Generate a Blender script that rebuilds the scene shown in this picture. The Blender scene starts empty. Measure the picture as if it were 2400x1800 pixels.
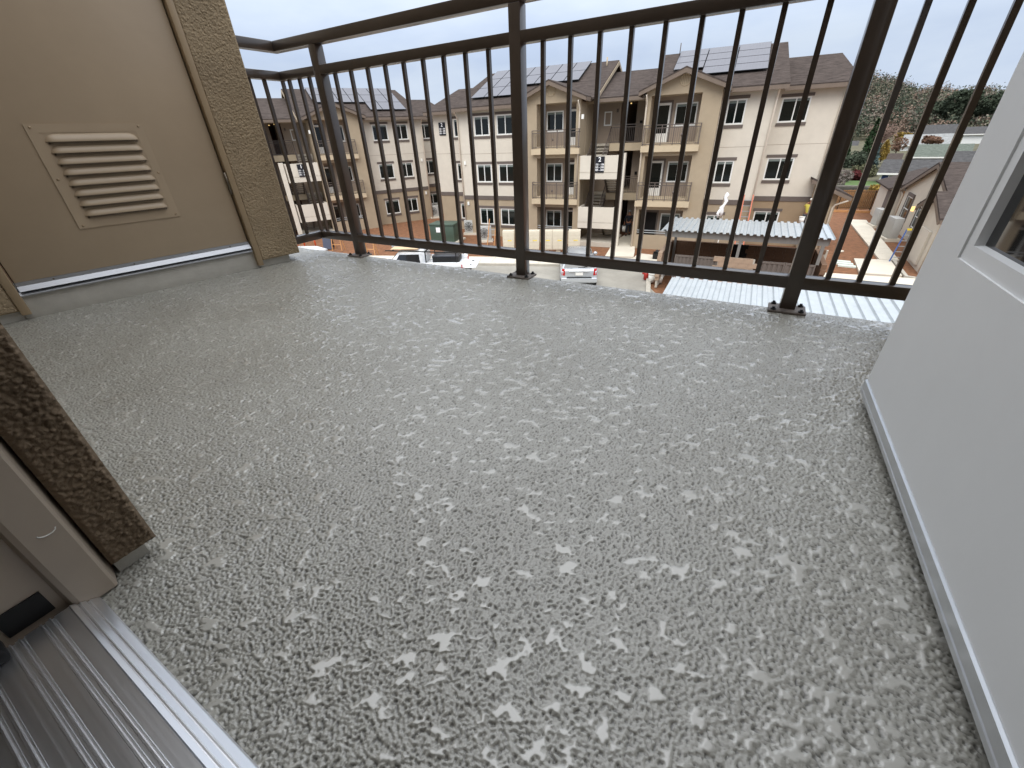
import bpy, bmesh, math, random
from math import sin, cos, pi, radians
from mathutils import Vector, Matrix
random.seed(7)
SC = bpy.context.scene
COL = SC.collection

# ---------------------------------------------------------------- camera
cam = bpy.data.cameras.new('camera')
cam.sensor_fit = 'HORIZONTAL'; cam.sensor_width = 36.0
cam.lens = 36.0 * 962.8 / 2400.0
cam.clip_start = 0.01; cam.clip_end = 3000
camo = bpy.data.objects.new('camera', cam); COL.objects.link(camo)
def cam_axes(yaw, pitch, roll):
    f0 = Vector((sin(yaw), cos(yaw), 0)); r0 = Vector((cos(yaw), -sin(yaw), 0)); u0 = Vector((0, 0, 1))
    f = f0*cos(pitch) - u0*sin(pitch); u = u0*cos(pitch) + f0*sin(pitch)
    return r0*cos(roll) + u*sin(roll), u*cos(roll) - r0*sin(roll), f
_r, _u, _f = cam_axes(-.53969, .54211, -.043017)
camo.matrix_world = Matrix(((_r.x, _u.x, -_f.x, 0), (_r.y, _u.y, -_f.y, 0), (_r.z, _u.z, -_f.z, .609), (0, 0, 0, 1)))
SC.camera = camo

# ---------------------------------------------------------------- sky, sun, exposure
SUN_EL, SUN_ROT = radians(48), radians(165)
w = bpy.data.worlds.new('World'); SC.world = w; w.use_nodes = True
nt = w.node_tree; nt.nodes.clear()
wo = nt.nodes.new('ShaderNodeOutputWorld'); bg = nt.nodes.new('ShaderNodeBackground')
sky = nt.nodes.new('ShaderNodeTexSky'); sky.sky_type = 'NISHITA'; sky.sun_disc = False
sky.sun_elevation = SUN_EL; sky.sun_rotation = SUN_ROT; sky.air_density = 1.0; sky.dust_density = 2.0
tc = nt.nodes.new('ShaderNodeTexCoord'); mp = nt.nodes.new('ShaderNodeMapping')
mp.inputs['Scale'].default_value = (1.6, 1.6, 5.0)
nz = nt.nodes.new('ShaderNodeTexNoise'); nz.inputs['Scale'].default_value = 2.2; nz.inputs['Detail'].default_value = 5; nz.inputs['Roughness'].default_value = .55
cr = nt.nodes.new('ShaderNodeValToRGB')
cr.color_ramp.elements[0].position = .36; cr.color_ramp.elements[0].color = (6.4, 7.6, 9.8, 1)
cr.color_ramp.elements[1].position = .66; cr.color_ramp.elements[1].color = (7.9, 9.0, 10.6, 1)
mx = nt.nodes.new('ShaderNodeMix'); mx.data_type = 'RGBA'; mx.inputs[0].default_value = .93
nt.links.new(tc.outputs['Generated'], mp.inputs[0]); nt.links.new(mp.outputs[0], nz.inputs['Vector'])
nt.links.new(nz.outputs['Fac'], cr.inputs[0]); nt.links.new(sky.outputs[0], mx.inputs[6]); nt.links.new(cr.outputs[0], mx.inputs[7])
# overcast dome: brightened overhead, past the CIE overcast law, to light up the balcony
sx = nt.nodes.new('ShaderNodeSeparateXYZ'); nt.links.new(tc.outputs['Generated'], sx.inputs[0])
mr = nt.nodes.new('ShaderNodeMapRange'); mr.inputs[1].default_value = 0.12; mr.inputs[2].default_value = 1.0; mr.inputs[3].default_value = 1.0; mr.inputs[4].default_value = 3.4
nt.links.new(sx.outputs['Z'], mr.inputs[0])
ml = nt.nodes.new('ShaderNodeVectorMath'); ml.operation = 'SCALE'
mg = nt.nodes.new('ShaderNodeMapRange'); mg.inputs[1].default_value = .15; mg.inputs[2].default_value = .7   # neutral tint added overhead to take the blue off the balcony light
nt.links.new(sx.outputs['Z'], mg.inputs[0])
m2 = nt.nodes.new('ShaderNodeMix'); m2.data_type = 'RGBA'; m2.inputs[7].default_value = (8.3, 8.55, 8.95, 1)
nt.links.new(mg.outputs[0], m2.inputs[0]); nt.links.new(mx.outputs[2], m2.inputs[6])
nt.links.new(m2.outputs[2], ml.inputs[0]); nt.links.new(mr.outputs[0], ml.inputs['Scale'])
nt.links.new(ml.outputs[0], bg.inputs[0]); nt.links.new(bg.outputs[0], wo.inputs[0])
bg.inputs[1].default_value = .07
sl = bpy.data.lights.new('sun', 'SUN'); sl.energy = 1.5; sl.angle = radians(40); sl.color = (1, .97, .92)
so = bpy.data.objects.new('sun', sl); COL.objects.link(so)
sd = Vector((sin(SUN_ROT)*cos(SUN_EL), cos(SUN_ROT)*cos(SUN_EL), sin(SUN_EL)))
so.rotation_euler = sd.to_track_quat('Z', 'Y').to_euler(); so.location = (0, -20, 30)
SC.view_settings.view_transform = 'Standard'; SC.view_settings.look = 'None'
SC.view_settings.gamma = 1; SC.view_settings.exposure = 0.35; SC.view_settings.use_curve_mapping = False

# ---------------------------------------------------------------- helpers
def lin(c):
    c = c/255.0
    return c/12.92 if c <= .04045 else ((c+.055)/1.055)**2.4
def L3(rgb): return (lin(rgb[0]), lin(rgb[1]), lin(rgb[2]), 1)
MATS = {}
def mat(name, rgb, rough=.7, metal=0, var=.12, vs=6.0, bump=0, bs=80.0, bd=.002, det=3, spec=.5, stretch=None, emit=0):
    if name in MATS: return MATS[name]
    m = bpy.data.materials.new(name); m.use_nodes = True; MATS[name] = m
    t = m.node_tree; b = t.nodes['Principled BSDF']
    b.inputs['Roughness'].default_value = rough; b.inputs['Metallic'].default_value = metal
    b.inputs['Specular IOR Level'].default_value = spec
    co = t.nodes.new('ShaderNodeTexCoord'); src = co.outputs['Object']
    if stretch:
        mp = t.nodes.new('ShaderNodeMapping'); mp.inputs['Scale'].default_value = stretch
        t.links.new(src, mp.inputs[0]); src = mp.outputs[0]
    base = L3(rgb)
    if var > 0:
        n = t.nodes.new('ShaderNodeTexNoise'); n.inputs['Scale'].default_value = vs; n.inputs['Detail'].default_value = 6; n.inputs['Roughness'].default_value = .65
        t.links.new(src, n.inputs['Vector'])
        r = t.nodes.new('ShaderNodeValToRGB')
        r.color_ramp.elements[0].position = .3; r.color_ramp.elements[1].position = .7
        r.color_ramp.elements[0].color = tuple(c*(1-var) for c in base[:3])+(1,)
        r.color_ramp.elements[1].color = tuple(min(1, c*(1+var)) for c in base[:3])+(1,)
        t.links.new(n.outputs['Fac'], r.inputs[0]); t.links.new(r.outputs[0], b.inputs['Base Color'])
    else: b.inputs['Base Color'].default_value = base
    if bump > 0:
        n2 = t.nodes.new('ShaderNodeTexNoise'); n2.inputs['Scale'].default_value = bs; n2.inputs['Detail'].default_value = det
        t.links.new(src, n2.inputs['Vector'])
        bu = t.nodes.new('ShaderNodeBump'); bu.inputs['Strength'].default_value = bump; bu.inputs['Distance'].default_value = bd
        t.links.new(n2.outputs['Fac'], bu.inputs['Height']); t.links.new(bu.outputs[0], b.inputs['Normal'])
    if emit:
        b.inputs['Emission Color'].default_value = base; b.inputs['Emission Strength'].default_value = emit
    return m

class MB:
    def __init__(s): s.v = []; s.f = []; s.sm = []
    def add(s, vs, fs, smooth=False):
        o = len(s.v); s.v += [tuple(p) for p in vs]; s.f += [tuple(i+o for i in f) for f in fs]; s.sm += [smooth]*len(fs); return s
    def box(s, x0, x1, y0, y1, z0, z1):
        x0, x1 = min(x0, x1), max(x0, x1); y0, y1 = min(y0, y1), max(y0, y1); z0, z1 = min(z0, z1), max(z0, z1)
        return s.add([(x0,y0,z0),(x1,y0,z0),(x1,y1,z0),(x0,y1,z0),(x0,y0,z1),(x1,y0,z1),(x1,y1,z1),(x0,y1,z1)],
            [(0,3,2,1),(4,5,6,7),(0,1,5,4),(1,2,6,5),(2,3,7,6),(3,0,4,7)])
    def hexa(s, p):  # 8 points: bottom 4 ccw, top 4
        return s.add(p, [(0,3,2,1),(4,5,6,7),(0,1,5,4),(1,2,6,5),(2,3,7,6),(3,0,4,7)])
    def slab(s, poly, th):  # 3d polygon extruded straight down
        n = len(poly); vs = list(poly) + [(p[0], p[1], p[2]-th) for p in poly]
        fs = [tuple(range(n)), tuple(range(2*n-1, n-1, -1))] + [(i, i+n, (i+1) % n+n, (i+1) % n) for i in range(n)]
        return s.add(vs, fs)
    def prism(s, prof, axis, a, b, smooth=False):  # 2d profile along an axis from a to b
        n = len(prof)
        def P(q, t): return {'x': (t, q[0], q[1]), 'y': (q[0], t, q[1]), 'z': (q[0], q[1], t)}[axis]
        vs = [P(q, a) for q in prof]+[P(q, b) for q in prof]
        s.add(vs, [tuple(range(n)), tuple(range(2*n-1, n-1, -1))])
        s.add(vs, [(i, i+n, (i+1) % n+n, (i+1) % n) for i in range(n)], smooth); return s
    def tube(s, pts, r, n=8, caps=True):
        pts = [Vector(p) for p in pts]; rs = r if isinstance(r, (list, tuple)) else [r]*len(pts)
        vs = []; prev = None
        for i, p in enumerate(pts):
            d = (pts[min(i+1, len(pts)-1)]-pts[max(i-1, 0)]).normalized()
            ref = Vector((0, 0, 1)) if abs(d.z) < .9 else Vector((1, 0, 0))
            a = d.cross(ref).normalized(); bb = d.cross(a).normalized()
            if prev and a.dot(prev) < 0: a = -a; bb = -bb
            prev = a
            for k in range(n):
                t = 2*pi*k/n; vs.append(p+a*cos(t)*rs[i]+bb*sin(t)*rs[i])
        fs = []
        for i in range(len(pts)-1):
            for k in range(n): fs.append((i*n+k, i*n+(k+1) % n, (i+1)*n+(k+1) % n, (i+1)*n+k))
        s.add(vs, fs, True)
        if caps: s.add(vs[:n], [tuple(range(n))]); s.add(vs[-n:], [tuple(range(n))])
        return s
    def bar(s, a, b, wd, th=None, up=(0, 0, 1)):  # rectangular bar between two points
        a = Vector(a); b = Vector(b); th = th or wd; d = (b-a).normalized(); u = Vector(up)
        if abs(d.dot(u)) > .98: u = Vector((0, 1, 0))
        sx = d.cross(u).normalized()*wd/2; sy = sx.cross(d).normalized()*th/2
        return s.add([a-sx-sy, a+sx-sy, a+sx+sy, a-sx+sy, b-sx-sy, b+sx-sy, b+sx+sy, b-sx+sy],
            [(0,3,2,1),(4,5,6,7),(0,1,5,4),(1,2,6,5),(2,3,7,6),(3,0,4,7)])
    def ico(s, c, r, sub=1, sq=(1, 1, 1)):
        bm = bmesh.new(); bmesh.ops.create_icosphere(bm, subdivisions=sub, radius=1)
        vs = [(c[0]+v.co.x*r*sq[0], c[1]+v.co.y*r*sq[1], c[2]+v.co.z*r*sq[2]) for v in bm.verts]
        fs = [tuple(v.index for v in f.verts) for f in bm.faces]; bm.free(); return s.add(vs, fs, True)

def obj(name, mb, m, parent=None, label=None, bevel=0, seg=2, kind=None, recalc=True):
    me = bpy.data.meshes.new(name); me.from_pydata(mb.v, [], mb.f)
    me.polygons.foreach_set('use_smooth', mb.sm)
    if recalc or bevel:
        bm = bmesh.new(); bm.from_mesh(me); bmesh.ops.remove_doubles(bm, verts=bm.verts, dist=1e-5)
        if bevel:
            es = [e for e in bm.edges if len(e.link_faces) == 2 and e.calc_face_angle(0) > .5]
            bmesh.ops.bevel(bm, geom=es, offset=bevel, segments=seg, profile=.5, affect='EDGES', clamp_overlap=True)
            for f in bm.faces: f.smooth = True
        bmesh.ops.recalc_face_normals(bm, faces=bm.faces); bm.to_mesh(me); bm.free()
        if bevel:
            try: me.set_sharp_from_angle(angle=radians(24))
            except Exception: pass
    me.materials.append(m)
    o = bpy.data.objects.new(name, me); COL.objects.link(o)
    if parent is not None: o.parent = parent
    if label: o['label'] = label
    if kind: o['kind'] = kind
    return o
def inst(name, src, parent=None, loc=None, rot=None, scale=None):
    o = bpy.data.objects.new(name, src.data); COL.objects.link(o)
    if parent is not None: o.parent = parent
    if loc: o.location = loc
    if rot: o.rotation_euler = rot
    if scale: o.scale = scale
    return o
def thing(name, label, cat, loc=(0, 0, 0), rz=0, group=None):
    o = bpy.data.objects.new(name, None); COL.objects.link(o); o.empty_display_size = .1
    o.location = loc; o.rotation_euler = (0, 0, rz); o['label'] = label; o['category'] = cat; o['kind'] = 'thing'
    if group: o['group'] = group
    return o
def tag(o, label, cat, group=None):
    o['label'] = label; o['category'] = cat; o['kind'] = 'thing'
    if group: o['group'] = group
    return o
def structure(o): o['kind'] = 'structure'; return o
def children(o): return [c for c in bpy.data.objects if c.parent == o]
def copy_tree(o, parent=None):
    c = o.copy(); COL.objects.link(c); c.parent = parent
    for ch in list(children(o)): copy_tree(ch, c)
    return c
def text(name, s, size, m, parent, loc, rot, ext=.004, align='CENTER'):
    cu = bpy.data.curves.new(name, 'FONT'); cu.body = s; cu.size = size; cu.extrude = ext; cu.align_x = align; cu.align_y = 'CENTER'; cu.offset = size*.012
    t = bpy.data.objects.new(name, cu); COL.objects.link(t)
    me = bpy.data.meshes.new_from_object(t.evaluated_get(bpy.context.evaluated_depsgraph_get()))
    bpy.data.objects.remove(t); me.materials.clear(); me.materials.append(m)
    o = bpy.data.objects.new(name, me); COL.objects.link(o); o.parent = parent; o.location = loc; o.rotation_euler = rot
    return o
G = -6.2     # ground level seen from the third floor

# ---------------------------------------------------------------- materials
M_cream = mat('cream_stucco', (206, 198, 184), .9, 0, .06, 1.2, .35, 30, .01)
M_tan = mat('tan_stucco', (164, 148, 125), .9, 0, .07, 1.2, .35, 30, .01)
M_brown = mat('brown_stucco', (150, 130, 105), .9, 0, .07, 1.2, .35, 30, .01)
M_recess = mat('taupe_stucco', (150, 135, 120), .9, 0, .06, 1.5)
M_trim = mat('grey_brown_trim', (98, 88, 82), .75, 0, .08, 3)
M_fascia = mat('fascia_paint', (112, 98, 86), .7, 0, .1, 3)
M_vinyl = mat('white_vinyl', (226, 226, 222), .4, 0, .03, 4)
M_glass = mat('dark_window_glass', (18, 23, 22), .07, 0, .3, 1.0, 0, spec=.35)
M_blind = mat('window_blind', (112, 122, 118), .6, 0, .1, 4)
M_metalrail = mat('far_railing_paint', (92, 82, 76), .5, 0, .05)
M_concrete = mat('pale_concrete', (186, 178, 164), .85, 0, .1, 1.6, .2, 40, .004)
M_slab = mat('slab_stucco', (190, 173, 146), .9, 0, .06, 2)
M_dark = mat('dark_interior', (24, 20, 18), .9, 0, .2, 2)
M_redbrown = mat('red_brown_wall', (78, 42, 30), .8, 0, .15, 2)
M_white = mat('white_paint', (228, 226, 220), .5, 0, .03, 3)
M_signblk = mat('sign_black', (14, 16, 26), .5, 0, .05)
M_signwht = mat('sign_white', (245, 245, 245), .6, 0, 0)
M_black = mat('black_rubber', (10, 10, 11), .6, 0, .2, 40)
M_downspout = mat('cream_downspout', (214, 202, 186), .5, 0, .04, 3)
def shingle_mat(name, rgb):
    m = mat(name, rgb, .95, 0, .0, spec=.1)
    t = m.node_tree; b = t.nodes['Principled BSDF']; co = t.nodes.new('ShaderNodeTexCoord')
    mp = t.nodes.new('ShaderNodeMapping'); mp.inputs['Scale'].default_value = (2.2, 5.0, 14.0)
    n = t.nodes.new('ShaderNodeTexNoise'); n.inputs['Scale'].default_value = 1.0; n.inputs['Detail'].default_value = 5; n.inputs['Roughness'].default_value = .75
    r = t.nodes.new('ShaderNodeValToRGB'); c = L3(rgb)
    r.color_ramp.elements[0].position = .32; r.color_ramp.elements[0].color = tuple(x*.55 for x in c[:3])+(1,)
    r.color_ramp.elements[1].position = .68; r.color_ramp.elements[1].color = tuple(x*1.45 for x in c[:3])+(1,)
    t.links.new(co.outputs['Object'], mp.inputs[0]); t.links.new(mp.outputs[0], n.inputs['Vector']); t.links.new(n.outputs['Fac'], r.inputs[0])
    t.links.new(r.outputs[0], b.inputs['Base Color'])
    bu = t.nodes.new('ShaderNodeBump'); bu.inputs['Strength'].default_value = .6; bu.inputs['Distance'].default_value = .02
    t.links.new(n.outputs['Fac'], bu.inputs['Height']); t.links.new(bu.outputs[0], b.inputs['Normal'])
    return m
M_shingle = shingle_mat('brown_shingles', (74, 66, 62))
M_shingle2 = shingle_mat('grey_shingles', (78, 77, 77))
def stucco_mat(name, rgb, scale, strength, dist):
    m = mat(name, rgb, .92, 0, .0)
    t = m.node_tree; b = t.nodes['Principled BSDF']; co = t.nodes.new('ShaderNodeTexCoord')
    n = t.nodes.new('ShaderNodeTexNoise'); n.inputs['Scale'].default_value = scale; n.inputs['Detail'].default_value = 4; n.inputs['Roughness'].default_value = .55
    n2 = t.nodes.new('ShaderNodeTexNoise'); n2.inputs['Scale'].default_value = 5; n2.inputs['Detail'].default_value = 4
    r = t.nodes.new('ShaderNodeValToRGB'); c = L3(rgb)
    r.color_ramp.elements[0].position = .3; r.color_ramp.elements[0].color = tuple(x*.86 for x in c[:3])+(1,)
    r.color_ramp.elements[1].position = .7; r.color_ramp.elements[1].color = tuple(x*1.12 for x in c[:3])+(1,)
    bu = t.nodes.new('ShaderNodeBump'); bu.inputs['Strength'].default_value = strength; bu.inputs['Distance'].default_value = dist
    for q in (n, n2): t.links.new(co.outputs['Object'], q.inputs['Vector'])
    t.links.new(n2.outputs['Fac'], r.inputs[0]); t.links.new(r.outputs[0], b.inputs['Base Color'])
    t.links.new(n.outputs['Fac'], bu.inputs['Height']); t.links.new(bu.outputs[0], b.inputs['Normal'])
    return m
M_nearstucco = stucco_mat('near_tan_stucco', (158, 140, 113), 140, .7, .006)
M_shadedstucco = stucco_mat('shaded_tan_stucco', (116, 99, 79), 150, .7, .005)  # tan stucco with the doorway's shade put into its colour
M_doortan = mat('tan_door_paint', (170, 151, 126), .38, 0, .05, 3, .12, 260, .0006)
M_frametan = mat('tan_frame_paint', (158, 137, 108), .4, 0, .06, 5, .1, 200, .0006)
M_framegrey = mat('taupe_frame_paint', (172, 158, 142), .38, 0, .05, 8, .1, 160, .0006)
M_bronze = mat('bronze_rail_paint', (68, 58, 50), .34, 0, .12, 12, .1, 300, .0003)
_b = M_bronze.node_tree.nodes['Principled BSDF']; _b.inputs['Coat Weight'].default_value = .45; _b.inputs['Coat Roughness'].default_value = .12
M_greydoor = mat('grey_door_paint', (230, 231, 231), .42, 0, .04, 1.8, .1, 220, .0005)
def alu_mat(name, rgb, rough, stretch):
    m = mat(name, rgb, rough, 1.0, .0)
    t = m.node_tree; b = t.nodes['Principled BSDF']; co = t.nodes.new('ShaderNodeTexCoord')
    mp = t.nodes.new('ShaderNodeMapping'); mp.inputs['Scale'].default_value = stretch
    n = t.nodes.new('ShaderNodeTexNoise'); n.inputs['Scale'].default_value = 1; n.inputs['Detail'].default_value = 4
    mr = t.nodes.new('ShaderNodeMapRange'); mr.inputs[3].default_value = rough*.75; mr.inputs[4].default_value = rough*1.35
    bu = t.nodes.new('ShaderNodeBump'); bu.inputs['Strength'].default_value = .06; bu.inputs['Distance'].default_value = .0002
    t.links.new(co.outputs['Object'], mp.inputs[0]); t.links.new(mp.outputs[0], n.inputs['Vector']); t.links.new(n.outputs['Fac'], mr.inputs[0])
    t.links.new(mr.outputs[0], b.inputs['Roughness']); t.links.new(n.outputs['Fac'], bu.inputs['Height']); t.links.new(bu.outputs[0], b.inputs['Normal'])
    return m
M_alu = alu_mat('mill_aluminium', (240, 241, 243), .34, (3, 300, 300))
M_aluY = alu_mat('mill_aluminium_sweep', (178, 180, 184), .40, (400, 6, 300))
M_galv = mat('galvanised_steel', (184, 190, 193), .38, .55, .12, 5)
M_steel = mat('screw_steel', (120, 112, 100), .4, .8, .1, 30)

# balcony floor coating: sprayed grain with trowelled flat flecks; relief is real geometry, the mesh stores how far each point is trowelled flat
import numpy as np
def hash2(a, b):
    h = (a*374761393+b*668265263) & 0xffffffff; h = ((h ^ (h >> 13))*1274126177) & 0xffffffff; return ((h ^ (h >> 16)) & 4095).astype(np.int64)
def cells(x, y, seed):     # pebble field: distance to the nearest jittered cell centre, and that cell's own random number
    t_ = .61+seed; x, y = x*cos(t_)-y*sin(t_), x*sin(t_)+y*cos(t_)
    rs = np.random.RandomState(seed); jx, jy, jr = rs.rand(4096), rs.rand(4096), rs.rand(4096)
    xi = np.floor(x).astype(np.int64); yi = np.floor(y).astype(np.int64); best = np.full(x.shape, 9.0); rnd = np.zeros(x.shape)
    for i in (-1, 0, 1):
        for j in (-1, 0, 1):
            h = hash2(xi+i, yi+j); d = (xi+i+jx[h]-x)**2+(yi+j+jy[h]-y)**2; k = d < best; best = np.where(k, d, best); rnd = np.where(k, jr[h], rnd)
    return np.sqrt(best), rnd
def nz2(x, y, seed):      # gradient noise on arrays
    rs = np.random.RandomState(seed); ang = rs.rand(4096)*2*np.pi; gx_, gy_ = np.cos(ang), np.sin(ang)
    t_ = .37+seed*1.13; x, y = x*cos(t_)-y*sin(t_)+seed*3.7, x*sin(t_)+y*cos(t_)+seed*1.9      # every octave turned its own way
    xi = np.floor(x).astype(np.int64); yi = np.floor(y).astype(np.int64); xf = x-xi; yf = y-yi
    def g(a, b, dx, dy):
        h = hash2(a, b); return gx_[h]*dx+gy_[h]*dy
    u = xf*xf*xf*(xf*(xf*6-15)+10); v = yf*yf*yf*(yf*(yf*6-15)+10)
    a = g(xi, yi, xf, yf); b = g(xi+1, yi, xf-1, yf); c = g(xi, yi+1, xf, yf-1); d = g(xi+1, yi+1, xf-1, yf-1)
    return (a+(b-a)*u)+((c+(d-c)*u)-(a+(b-a)*u))*v
def grid_obj(name, P, ni, nj, m, parent=None, attrs=None):   # P: (ni*nj,3) array, row major
    me = bpy.data.meshes.new(name); idx = np.arange(ni*nj, dtype=np.int32).reshape(ni, nj)
    q = np.stack([idx[:-1, :-1], idx[:-1, 1:], idx[1:, 1:], idx[1:, :-1]], -1).reshape(-1)
    me.vertices.add(ni*nj); me.vertices.foreach_set('co', P.astype(np.float32).ravel())
    nq = (ni-1)*(nj-1); me.loops.add(nq*4); me.loops.foreach_set('vertex_index', q)
    me.polygons.add(nq); me.polygons.foreach_set('loop_start', np.arange(0, nq*4, 4, dtype=np.int32)); me.polygons.foreach_set('loop_total', np.full(nq, 4, dtype=np.int32))
    me.update(calc_edges=True); me.polygons.foreach_set('use_smooth', np.ones(nq, dtype=bool))
    for k, a in (attrs or {}).items():
        at_ = me.attributes.new(k, 'FLOAT', 'POINT'); at_.data.foreach_set('value', a.astype(np.float32).ravel())
    me.materials.append(m); o = bpy.data.objects.new(name, me); COL.objects.link(o)
    if parent is not None: o.parent = parent
    return o
def floor_mat():
    m = bpy.data.materials.new('sprayed_knockdown_coating'); m.use_nodes = True
    t = m.node_tree; b = t.nodes['Principled BSDF']; N = t.nodes.new; Lk = t.links.new
    co = N('ShaderNodeTexCoord').outputs['Object']
    def attr(n): q = N('ShaderNodeAttribute'); q.attribute_name = n; return q.outputs['Fac']
    def noise(scale, det, rough=.5):
        n = N('ShaderNodeTexNoise'); n.inputs['Scale'].default_value = scale; n.inputs['Detail'].default_value = det; n.inputs['Roughness'].default_value = rough; Lk(co, n.inputs['Vector']); return n.outputs['Fac']
    def rng(v, a, c, lo=0, hi=1):
        r = N('ShaderNodeMapRange'); r.interpolation_type = 'SMOOTHSTEP'; r.inputs[1].default_value = a; r.inputs[2].default_value = c; r.inputs[3].default_value = lo; r.inputs[4].default_value = hi
        Lk(v, r.inputs[0]); return r.outputs[0]
    def mixc(f, a, c, bl='MIX'):
        q = N('ShaderNodeMix'); q.data_type = 'RGBA'; q.blend_type = bl
        if isinstance(f, float): q.inputs[0].default_value = f
        else: Lk(f, q.inputs[0])
        for i, x in ((6, a), (7, c)):
            if isinstance(x, tuple): q.inputs[i].default_value = x
            else: Lk(x, q.inputs[i])
        return q.outputs[2]
    flat, hh = attr('flat'), attr('height')
    base = mixc(rng(hh, .05, .75), L3((98, 96, 90)), L3((158, 156, 147)))     # crevice shade painted in: darker towards the pits
    base = mixc(flat, base, L3((178, 176, 168)))
    base = mixc(rng(noise(2.3, 6, .62), .38, .68), base, mixc(1.0, base, (.86, .85, .83, 1), 'MULTIPLY'))   # faint traffic film
    base = mixc(rng(noise(9, 4, .6), .60, .74), base, mixc(1.0, base, (.93, .92, .90, 1), 'MULTIPLY'))
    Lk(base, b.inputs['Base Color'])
    Lk(rng(flat, 0, 1, .45, .24), b.inputs['Roughness']); b.inputs['Specular IOR Level'].default_value = 1.0
    b.inputs['Coat Roughness'].default_value = .25; Lk(rng(flat, 0, 1, .55, 1.0), b.inputs['Coat Weight'])
    bu = N('ShaderNodeBump'); bu.inputs['Strength'].default_value = .5; bu.inputs['Distance'].default_value = .0012
    sub_ = N('ShaderNodeMath'); sub_.operation = 'MULTIPLY'; Lk(noise(420, 2), sub_.inputs[0]); Lk(rng(flat, 0, 1, 1, .12), sub_.inputs[1])
    Lk(sub_.outputs[0], bu.inputs['Height']); Lk(bu.outputs[0], b.inputs['Normal'])
    return m
M_floor = floor_mat()
M_curb = mat('coated_curb', (186, 182, 172), .6, 0, .1, 14, .35, 120, .002)
# ================================================================ THE BALCONY
EDGE = 1.845
fl = MB()
prof = [(-.06, -.22), (-.06, -.008), (1.82, -.008), (EDGE-.012, -.02), (EDGE-.004, -.04), (EDGE-.004, -.22)]
fl.prism(prof, 'x', -2.9, .75)
structure(obj('balcony_slab_edge', fl, M_curb))
def spaced(a, b, c0, d0, d1, s):    # coordinates from a to b, spacing d0 near c0 growing to d1 at distance s
    out = [a]
    while out[-1] < b: out.append(out[-1]+d0+(d1-d0)*min(1, abs(out[-1]-c0)/s))
    out[-1] = b; return np.array(out)
gx = spaced(-2.9, .75, -.30, .0016, .0050, 1.9); gy = spaced(-.012, EDGE, .05, .0016, .0048, 1.5)
Xg, Yg = np.meshgrid(gx, gy, indexing='ij')
wx = Xg+.004*nz2(Xg*60, Yg*60, 1); wy = Yg+.004*nz2(Xg*60, Yg*60, 2)
f1, rn = cells(wx*255, wy*255, 3); grain = (1-(f1/.68)**2)*(.80+.30*rn)+.40*nz2(wx*330, wy*330, 4)
ca, sa = cos(.5), sin(.5); ux, uy = (Xg*ca+Yg*sa), (-Xg*sa+Yg*ca)*1.45
low = nz2(ux*32, uy*32, 6)+.55*nz2(ux*78, uy*78, 7)+.14*nz2(ux*170, uy*170, 9)+.35*nz2(ux*9, uy*9, 12)
dens = .5+.5*np.clip(nz2(Xg*1.6, Yg*1.6, 8)*1.8, -1, 1)
F0, F1 = np.percentile(low, 92), np.percentile(low, 79)
flat = np.clip((low-(F0+(F1-F0)*dens))/.05, 0, 1)
hraw = grain+.16*np.clip(low+.1, 0, 1)
CAP = float(np.percentile(hraw, 93)); LOW_ = float(np.percentile(hraw, 3))
hraw = (hraw-LOW_)/(CAP-LOW_); CAP = 1.0
tops = np.clip((hraw-CAP)/.16, 0, 1); hh = np.clip(hraw, -.1, CAP)
hh = hh*(1-flat)+CAP*flat; flat = np.maximum(flat, tops)
edge = np.clip((Yg-(EDGE-.03))/.03, 0, 1)
Zg = (hh-CAP)*.0044-.022*edge**2
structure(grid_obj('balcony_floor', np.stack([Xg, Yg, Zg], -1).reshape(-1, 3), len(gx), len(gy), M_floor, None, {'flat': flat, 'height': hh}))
def rough_panel(parent, name, o0, du, dv, nrm, nu, nv, m, amp, f, seed):   # lumpy plaster sheet over the rectangle o0 + u*du + v*dv
    o0, du, dv, nrm = (np.array(q, float) for q in (o0, du, dv, nrm)); U, V = np.meshgrid(np.linspace(0, 1, nu), np.linspace(0, 1, nv), indexing='ij')
    lu, lv = np.linalg.norm(du), np.linalg.norm(dv); a, b = U*lu, V*lv
    wa, wb = a+.003*nz2(a*90, b*90, seed+5), b+.003*nz2(a*90, b*90, seed+6); q1, q2 = cells(wa*f, wb*f, seed); hgt = (1-(q1/.8)**2)*(.45+.75*q2)+.45*nz2(a*f*2, b*f*2, seed+1)+.25*nz2(a*f*.4, b*f*.4, seed+2)
    fall = np.clip(np.minimum(np.minimum(a, lu-a), np.minimum(b, lv-b))/.006, 0, 1)
    Pq = o0+U[..., None]*du+V[..., None]*dv+nrm*((hgt*amp)*(.25+.75*fall)-(1-fall)*.004)[..., None]
    o = grid_obj(name, Pq.reshape(-1, 3), nu, nv, m, parent); return o

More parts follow.
